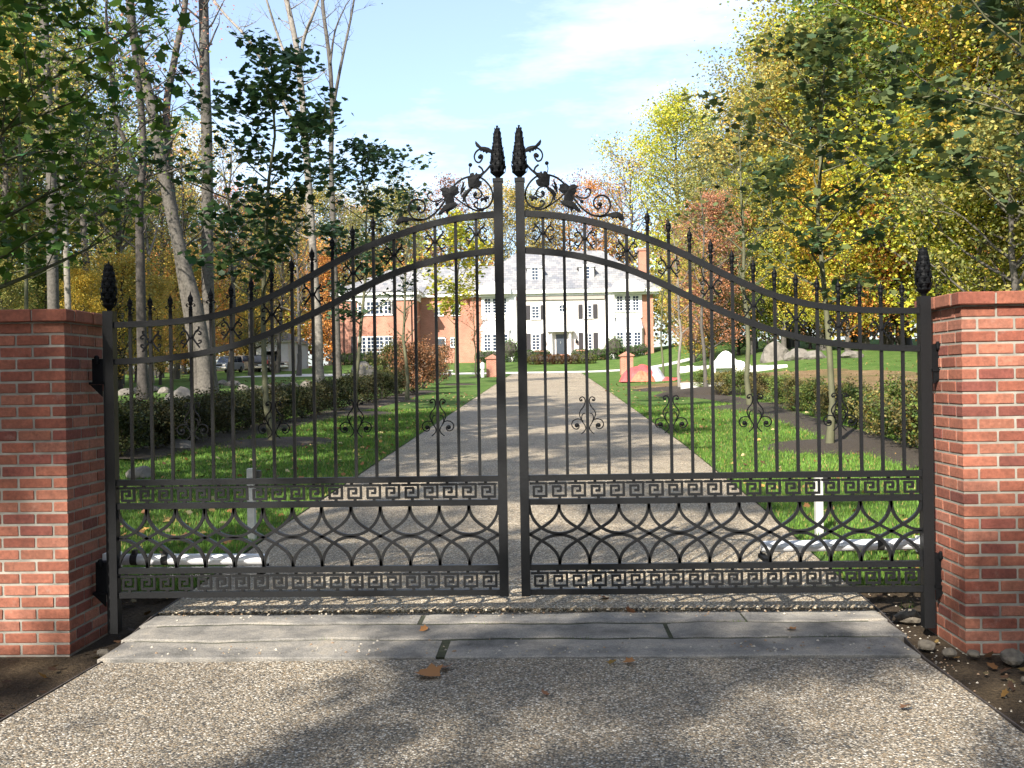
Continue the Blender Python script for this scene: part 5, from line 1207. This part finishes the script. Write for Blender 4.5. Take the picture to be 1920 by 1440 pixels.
# tarpaulin heap
p = gp(1216, 716); x, y, z = p
t = thing('covered_heap', 'heap under red and grey tarpaulins on the right lawn', 'covered heap', (x, y, z))
def drape(cx, cy, rx, ry, h_, seed, mat, nm):
    mb = MB(); n = 22
    for j in range(n+1):
        for i in range(n+1):
            a = (i/n-.5)*2; b = (j/n-.5)*2; rr_ = min(1, max(abs(a), abs(b), math.hypot(a, b)*.9)); hh = h_*(1-rr_**2.2)**.7 if rr_ < 1 else 0
            hh *= 1+.25*noise.noise(Vector((a*2, b*2, seed))); hh += .05*noise.noise(Vector((a*6, b*6, seed)))
            mb.v.append((cx+a*rx, cy+b*ry, z+max(.02, hh))); mb.c.append((1, 1, 1))
    for j in range(n):
        for i in range(n): mb.f.append((j*(n+1)+i, j*(n+1)+i+1, (j+1)*(n+1)+i+1, (j+1)*(n+1)+i))
    return mb.build(nm, M[mat], t, smooth=False)
drape(x-.35, y+.8, 1.1, 1.1, .85, 3, 'tarp_red', 'red_tarpaulin'); drape(x+.3, y+.7, .65, 1.0, .75, 5, 'tarp_grey', 'grey_tarpaulin'); drape(x-.3, y+.1, .7, .6, .55, 8, 'orange', 'orange_netting'); drape(x+1.1, y+.3, .7, .6, .22, 9, 'tarp_red', 'loose_tarpaulin')
# white arched garden seat
p = gp(1362, 699); x, y, z = p
t = thing('garden_bench', 'white arched stone garden seat with curved side walls on the right lawn', 'garden seat', (x, y, z))
mb = MB(); pts = [(x-1.35, z-.05), (x-1.35, z+.95), (x-.95, z+1.15), (x-.6, z+1.65), (x-.25, z+1.95), (x, z+2.02), (x+.25, z+1.95), (x+.6, z+1.65), (x+.95, z+1.15), (x+1.35, z+1.1), (x+1.7, z+.95), (x+1.7, z-.05)]
mb.plate(pts, .25, y+.3); mb.build('back_panel', M['white'], t); t.scale = (.6, .6, .6)
mb = MB(); mb.bbox(x-1.3, x+1.5, y-.5, y+.17, z+.42, z+.52, .02); mb.build('seat', M['white'], t)
for s_ in (-1.15, 1.3): mb = MB(); mb.bbox(x+s_-.12, x+s_+.12, y-.45, y+.15, z-.05, z+.415, .02); mb.build('leg', M['white'], t)
for i, (px, py, w_, lab) in enumerate([(1298, 697, 1.8, 'low white stone wall left of the garden seat'), (1418, 697, 2.2, 'low white stone wall right of the garden seat')]):
    p = gp(px, py); mb = MB(); rg = random.Random(i)
    xx = p[0]-w_/2
    while xx < p[0]+w_/2: w2 = rg.uniform(.3, .6); mb.bbox(xx, xx+w2, p[1]-.2, p[1]+.2+.05*rg.random(), p[2]-.1, p[2]+rg.uniform(.28, .4), .02, None, .015, rg); xx += w2-.004
    tag(mb.build('stone_wall', M['conc']), lab, 'wall', 'low white walls by the garden seat')
p = gp(1318, 731); mb = MB(); mb.bbox(p[0]-.8, p[0]+.9, p[1]+.2, p[1]+.6, p[2]-.05, p[2]+.28, .03, None, .02); tag(mb.build('stone_block', M['conc']), 'pale stone block lying by the raised mulch mound, right lawn', 'stone block')
# stone bench left
p = gp(828, 707); x, y, z = p; t = thing('stone_bench', 'small flat stone bench at the turning drive, left of the driveway', 'bench', (x, y, z))
mb = MB(); mb.bbox(x-.85, x+.85, y-.25, y+.25, z+.4, z+.5, .02); mb.build('seat', M['conc'], t)
for s_ in (-.6, .6): mb = MB(); mb.bbox(x+s_-.09, x+s_+.09, y-.18, y+.18, z-.02, z+.399, .01); mb.build('leg', M['boulder'], t)
# terrace table with folded green covers and white chairs
p = gp(772, 712); x, y, z = p; t = thing('garden_table', 'green topped garden table between white garden chairs, before the left wing', 'table', (x, y, z))
mb = MB(); mb.lathe(x, y, [(.85, z+.72), (.9, z+.74), (.9, z+.77), (.3, z+.79)], 20); mb.build('table_top', M['teal'], t)
mb = MB(); mb.lathe(x, y, [(.35, z), (.3, z+.04), (.05, z+.1), (.05, z+.715)], 12); mb.build('pedestal', M['white'], t)
def gchair(cx, cy, rz, lab):
    z = g1(cx, cy); t = thing('garden_chair', lab, 'chair', (cx, cy, z), 'white garden chairs')
    c, s_ = math.cos(rz), math.sin(rz)
    def put(mb, nm, mt='white'): mb.v = [(v[0]*c-v[1]*s_+cx, v[0]*s_+v[1]*c+cy, v[2]+z) for v in mb.v]; mb.build(nm, M[mt], t)
    mb = MB(); mb.bbox(-.3, .3, -.3, .3, .42, .48, .015); put(mb, 'seat')
    mb = MB(); mb.ribbon([(-.3, .48), (-.3, .95), (-.2, 1.15), (0, 1.22), (.2, 1.15), (.3, .95), (.3, .48)], .06, .04, .3); mb.ribbon([(-.28, .7), (.28, .7)], .05, .03, .3); mb.ribbon([(-.28, .95), (.28, .95)], .05, .03, .3)
    for k in (-.12, .12): mb.ribbon([(k, .5), (k, 1.15)], .04, .028, .3)
    put(mb, 'backrest')
    for a in (-1, 1):
        for b in (-1, 1): mb = MB(); mb.bbox(a*.26-.025, a*.26+.025, b*.26-.025, b*.26+.025, 0, .419, .005); put(mb, 'leg')
gchair(x-1.25, y+.2, 1.57, 'white garden chair left of the green topped table'); gchair(x+.1, y+1.3, 0, 'white round-backed garden chair behind the green topped table'); gchair(x+1.3, y+.1, -1.4, 'white garden chair right of the green topped table')
p = gp(905, 708); mb = MB(); mb.lathe(p[0], p[1], [(.13, p[2]-.1), (.13, p[2]+.5), (.1, p[2]+.55), (.17, p[2]+.62), (.17, p[2]+.95), (.05, p[2]+1.05)], 12); tag(mb.build('bollard', M['white']), 'short white bollard left of the left brick post', 'bollard')

# beds, banks
def bed(name, pts_px, off, mat, lab):
    P = [gp(*q) for q in pts_px]; cx = sum(p[0] for p in P)/len(P); cy = sum(p[1] for p in P)/len(P); mb = MB(); n = len(P); rings = 7
    sm = smooth_path([tuple(p[:2]) for p in P]+[tuple(P[0][:2])], 6)[:-1]; n = len(sm)
    for r_ in range(rings+1):
        t_ = r_/rings
        for q in sm:
            x, y = cx+(q[0]-cx)*t_, cy+(q[1]-cy)*t_; mb.v.append((x, y, g1(x, y)+off*(1-t_**6)-.02*t_**6+.012)); mb.c.append((1, 1, 1))
    for r_ in range(rings):
        for k in range(n): mb.f.append((r_*n+k, r_*n+(k+1) % n, (r_+1)*n+(k+1) % n, (r_+1)*n+k))
    o = mb.build(name, M[mat], smooth=True); o['kind'] = 'structure'; o['label'] = lab
def strip(name, pts, wl, wr, mat, lab, off=.035):
    P = smooth_path([tuple(gp(*q)[:2]) for q in pts], 6); mb = MB(); 
    for i, q in enumerate(P):
        t_ = P[min(i+1, len(P)-1)]-P[max(0, i-1)]; t_ = t_/np.hypot(*t_); nn = np.array([-t_[1], t_[0]]); ww = 1+.25*noise.noise(Vector((i*.4, 2, 0)))
        for k in range(7):
            f_ = k/6; o_ = (-wl+(wl+wr)*f_)*ww; x, y = q+nn*o_; mb.v.append((x, y, g1(x, y)+off+(.03*math.sin(math.pi*f_))-(.05 if k in (0, 6) else 0))); mb.c.append((1, 1, 1))
    for i in range(len(P)-1):
        for k in range(6): mb.f.append((i*7+k, i*7+k+1, (i+1)*7+k+1, (i+1)*7+k))
    o = mb.build(name, M[mat], smooth=True); o['kind'] = 'structure'; o['label'] = lab
strip('leafy_bank', [(1300, 716), (1380, 714), (1450, 712), (1530, 713), (1620, 716), (1700, 720), (1800, 725), (1900, 730)], 5.5, 5.0, 'bank', 'brown leaf strewn bank behind the right shrubs')
strip('hedge_bed', hl[:1]+hl[2::3]+[(790, 735)], .75, .8, 'mulch', 'dark mulch bed under the left hedge')
strip('shrub_bed', [(1290, 742)]+hr[2::3]+[(1760, 880)], .45, .7, 'mulch', 'dark mulch bed under the right shrubs')

# ------------------------------------------------------------------ grass blades, litter, loose leaves
rng = np.random.default_rng(9)
def blades(name, side, n, y0, y1, lab):
    y = y0+(y1-y0)*rng.random(n)**1.6; e = np.interp(y, [0, 3, 5.3, 6.2, 10, 18, 40, 78], [-2.55, -2.3, -2.2, -2.33, -2.42, -2.45, -2.5, -2.55] if side < 0 else [2.35, 2.14, 2.13, 2.24, 2.42, 2.6, 2.75, 2.9])
    x = e+side*(.01+rng.random(n)*(3.0+y*.28))
    z = gz(x, y)+.012; h_ = rng.uniform(.015, .042, n)*(1+y*.025); wd = rng.uniform(.003, .006, n)*(1+y*.09); a = rng.uniform(0, 6.28, n); ln = rng.uniform(0, .6, n); la = rng.uniform(0, 6.28, n)
    V = np.zeros((n, 3, 3)); V[:, 0] = np.stack([x-np.cos(a)*wd, y-np.sin(a)*wd, z-.01], -1); V[:, 1] = np.stack([x+np.cos(a)*wd, y+np.sin(a)*wd, z-.01], -1); V[:, 2] = np.stack([x+np.cos(la)*ln*h_, y+np.sin(la)*ln*h_, z+h_], -1)
    me = bpy.data.meshes.new(name); me.vertices.add(n*3); me.vertices.foreach_set('co', V.astype(np.float32).ravel()); me.loops.add(n*3); me.loops.foreach_set('vertex_index', np.arange(n*3, dtype=np.int32))
    me.polygons.add(n); me.polygons.foreach_set('loop_start', np.arange(0, n*3, 3, dtype=np.int32)); me.polygons.foreach_set('loop_total', np.full(n, 3, np.int32)); me.update(calc_edges=True)
    b = rng.normal(1, .22, n).clip(.4, 1.7); q = rng.random(n) < .08; b = b*(.75+.5*np.array([noise.noise(Vector((u*.6, v*.6, 0))) for u, v in zip(x, y)])+.25); c = np.stack([.1*b, .19*b, .028*b], -1); c[q] = np.array([.3, .25, .08])
    add_col(me, np.repeat(c, 3, 0)); o = link_mesh(name, me, M['blade']); tag(o, lab, 'grass', None, 'stuff')
blades('grass', -1, 130000, 7.0, 30, 'short green grass blades on the left lawn'); blades('grass', 1, 130000, 7.0, 30, 'short green grass blades on the right lawn')
LC = np.array([(.3, .14, .05), (.4, .22, .06), (.22, .1, .05), (.45, .3, .1), (.5, .4, .2), (.16, .08, .04)])
def litter(name, n, fx, lab, sz=(.05, .1)):
    x, y = fx(n); z = gz(x, y)+.035; s = rng.uniform(*sz, n); me = leaves_mesh(name, np.stack([x, y, z], -1), s, MAPLE*np.array([1, 1, 1.5]), rng, LC[rng.integers(0, len(LC), n)]*rng.uniform(.4, 1.1, (n, 1)), .35, 0, M['litter'])
    o = bpy.data.objects.new(name, me); COL.objects.link(o); tag(o, lab, 'fallen leaves', None, 'stuff')
litter('fallen_leaves', 1500, lambda n: (-(2.5+rng.random(n)**1.3*14), 7.3+rng.random(n)**1.3*34), 'scattered brown leaves on the left lawn')
litter('fallen_leaves', 3200, lambda n: (2.6+rng.random(n)**1.1*24, 7.3+rng.random(n)**1.2*45), 'scattered brown leaves on the right lawn')
def soil(n):
    s_ = np.where(rng.random(n) < .5, -1, 1); return s_*(2.42+rng.random(n)**1.3*3.0), 2.0+rng.random(n)*5.0
x_, y_ = soil(900); keep = ~((np.abs(x_) > 2.52) & (y_ > 5.65) & (y_ < 6.5)); 
z_ = gz(x_, y_)+.0; s_ = rng.uniform(.03, .075, len(x_))
me = leaves_mesh('leaf_litter', np.stack([x_, y_, z_-.005], -1)[keep], s_[keep], MAPLE, rng, (LC[rng.integers(0, len(LC), len(x_))]*rng.uniform(.12, .45, (len(x_), 1)))[keep], .4, 0, M['litter'])
o = bpy.data.objects.new('leaf_litter', me); COL.objects.link(o); tag(o, 'dark leaf litter on the soil beside the apron', 'leaf litter', None, 'stuff')
# individual leaves on the paving
for i, (px, py, s, rz, c, lab) in enumerate([(806, 1264, .15, .5, 0, 'curled rust brown leaf on the pebbles before the front slabs'), (834, 1252, .1, 2.2, 2, 'dark brown leaf touching the rust brown one'), (1180, 1241, .07, 1, 0, 'small orange-brown leaf at the edge of the front right slab'), (1148, 1242, .06, .3, 3, 'tan leaf at the edge of the front slab, left of the orange-brown one'),
        (1022, 1300, .05, .9, 2, 'small dark leaf on the apron right of the centre'), (1132, 1122, .09, .2, 2, 'brown leaf lying just under the right leaf of the gate'), (1182, 1146, .08, 1.4, 2, 'brown leaf between the gate and the rear slab'), (1484, 1180, .07, .1, 0, 'little brown leaf on the pale middle slab'), (795, 1180, .06, .7, 0, 'little reddish leaf on the middle slab, left half'), (1700, 1325, .07, .4, 5, 'dark leaf on the right side of the apron')]):
    dd = ray(px, py); k = (0.03-CAM[2])/dd[2]; P_ = CAM+dd*k; r3 = np.random.default_rng(i)
    t5 = MAPLE.copy(); t5[:, 2] += .55*t5[:, 0]**2+.3*t5[:, 1]**2
    me = leaves_mesh('fallen_leaf', np.zeros((1, 3)), np.array([s]), t5, r3, LC[c][None], .25, 0, M['litter']); o = bpy.data.objects.new('fallen_leaf', me); COL.objects.link(o); o.location = tuple(P_); tag(o, lab, 'leaf', 'loose leaves on the paving')
# grass tufts in the slab joints
pos = []; 
tb = MB(); rg = random.Random(3)
for (cx, cy) in [(1.25, 5.99), (1.3, 6.0), (-1.1, 5.64), (1.7, 5.64), (1.9, 5.65), (-1.6, 5.64), (.3, 5.64), (-.2, 6.0), (2.5, 6.45)]:
    for k in range(16):
        x = cx+rg.gauss(0, .05); y = cy+rg.gauss(0, .008); a = rg.uniform(0, 6.28); h_ = rg.uniform(.015, .05); c_ = rg.uniform(.7, 1.2)
        tb.add([(x-.002*math.cos(a), y-.002*math.sin(a), -.01), (x+.002*math.cos(a), y+.002*math.sin(a), -.01), (x+rg.uniform(-.02, .02), y+rg.uniform(-.02, .02), h_)], [(0, 1, 2)], (.1*c_, .16*c_, .03*c_))
o = tb.build('joint_grass', M['blade'], usecol=True); tag(o, 'thin grass sprouting from the joints of the granite slabs', 'grass', None, 'stuff')
# loose pebbles washed onto the slabs and along the edges
pb = MB(); rg = random.Random(12)
for i in range(900):
    if i < 420: x = rg.uniform(-2.2, 2.1); y = rg.choice((5.3, 5.35, 6.22, 6.1))+abs(rg.gauss(0, .12)); z = .026
    elif i < 640: y = rg.uniform(2.2, 5.2); x = dl(y)-abs(rg.gauss(0, .12))-.01; z = g1(x, y)-.03
    else: y = rg.uniform(3.5, 7.0); x = dr(y)+abs(rg.gauss(0, .2))+.01; z = g1(x, y)-.03
    r_ = rg.uniform(.004, .010); c = rg.choice(((.3, .26, .2), (.2, .18, .15), (.42, .38, .32), (.25, .17, .11)))
    a = [(x+r_*math.cos(k*1.257+i)*rg.uniform(.8, 1.3), y+r_*math.sin(k*1.257+i)*rg.uniform(.8, 1.2), z) for k in range(5)]
    pb.add(a+[(x, y, z+r_*.9)], [(k, (k+1) % 5, 5) for k in range(5)], c)
o = pb.build('loose_pebbles', M['litter'], usecol=True); tag(o, 'loose pebbles strewn over the slabs and along the edging', 'pebbles', None, 'stuff')
# twig on the soil at left
mb = MB(); mb.tube([(-2.72, 4.75, -.04), (-2.6, 4.66, -.03), (-2.5, 4.62, -.03), (-2.42, 4.63, -.04)], [.008, .01, .008, .004], 6); tag(mb.build('twig', M['bark_pale']), 'curved pale twig on the dark soil left of the apron', 'twig')
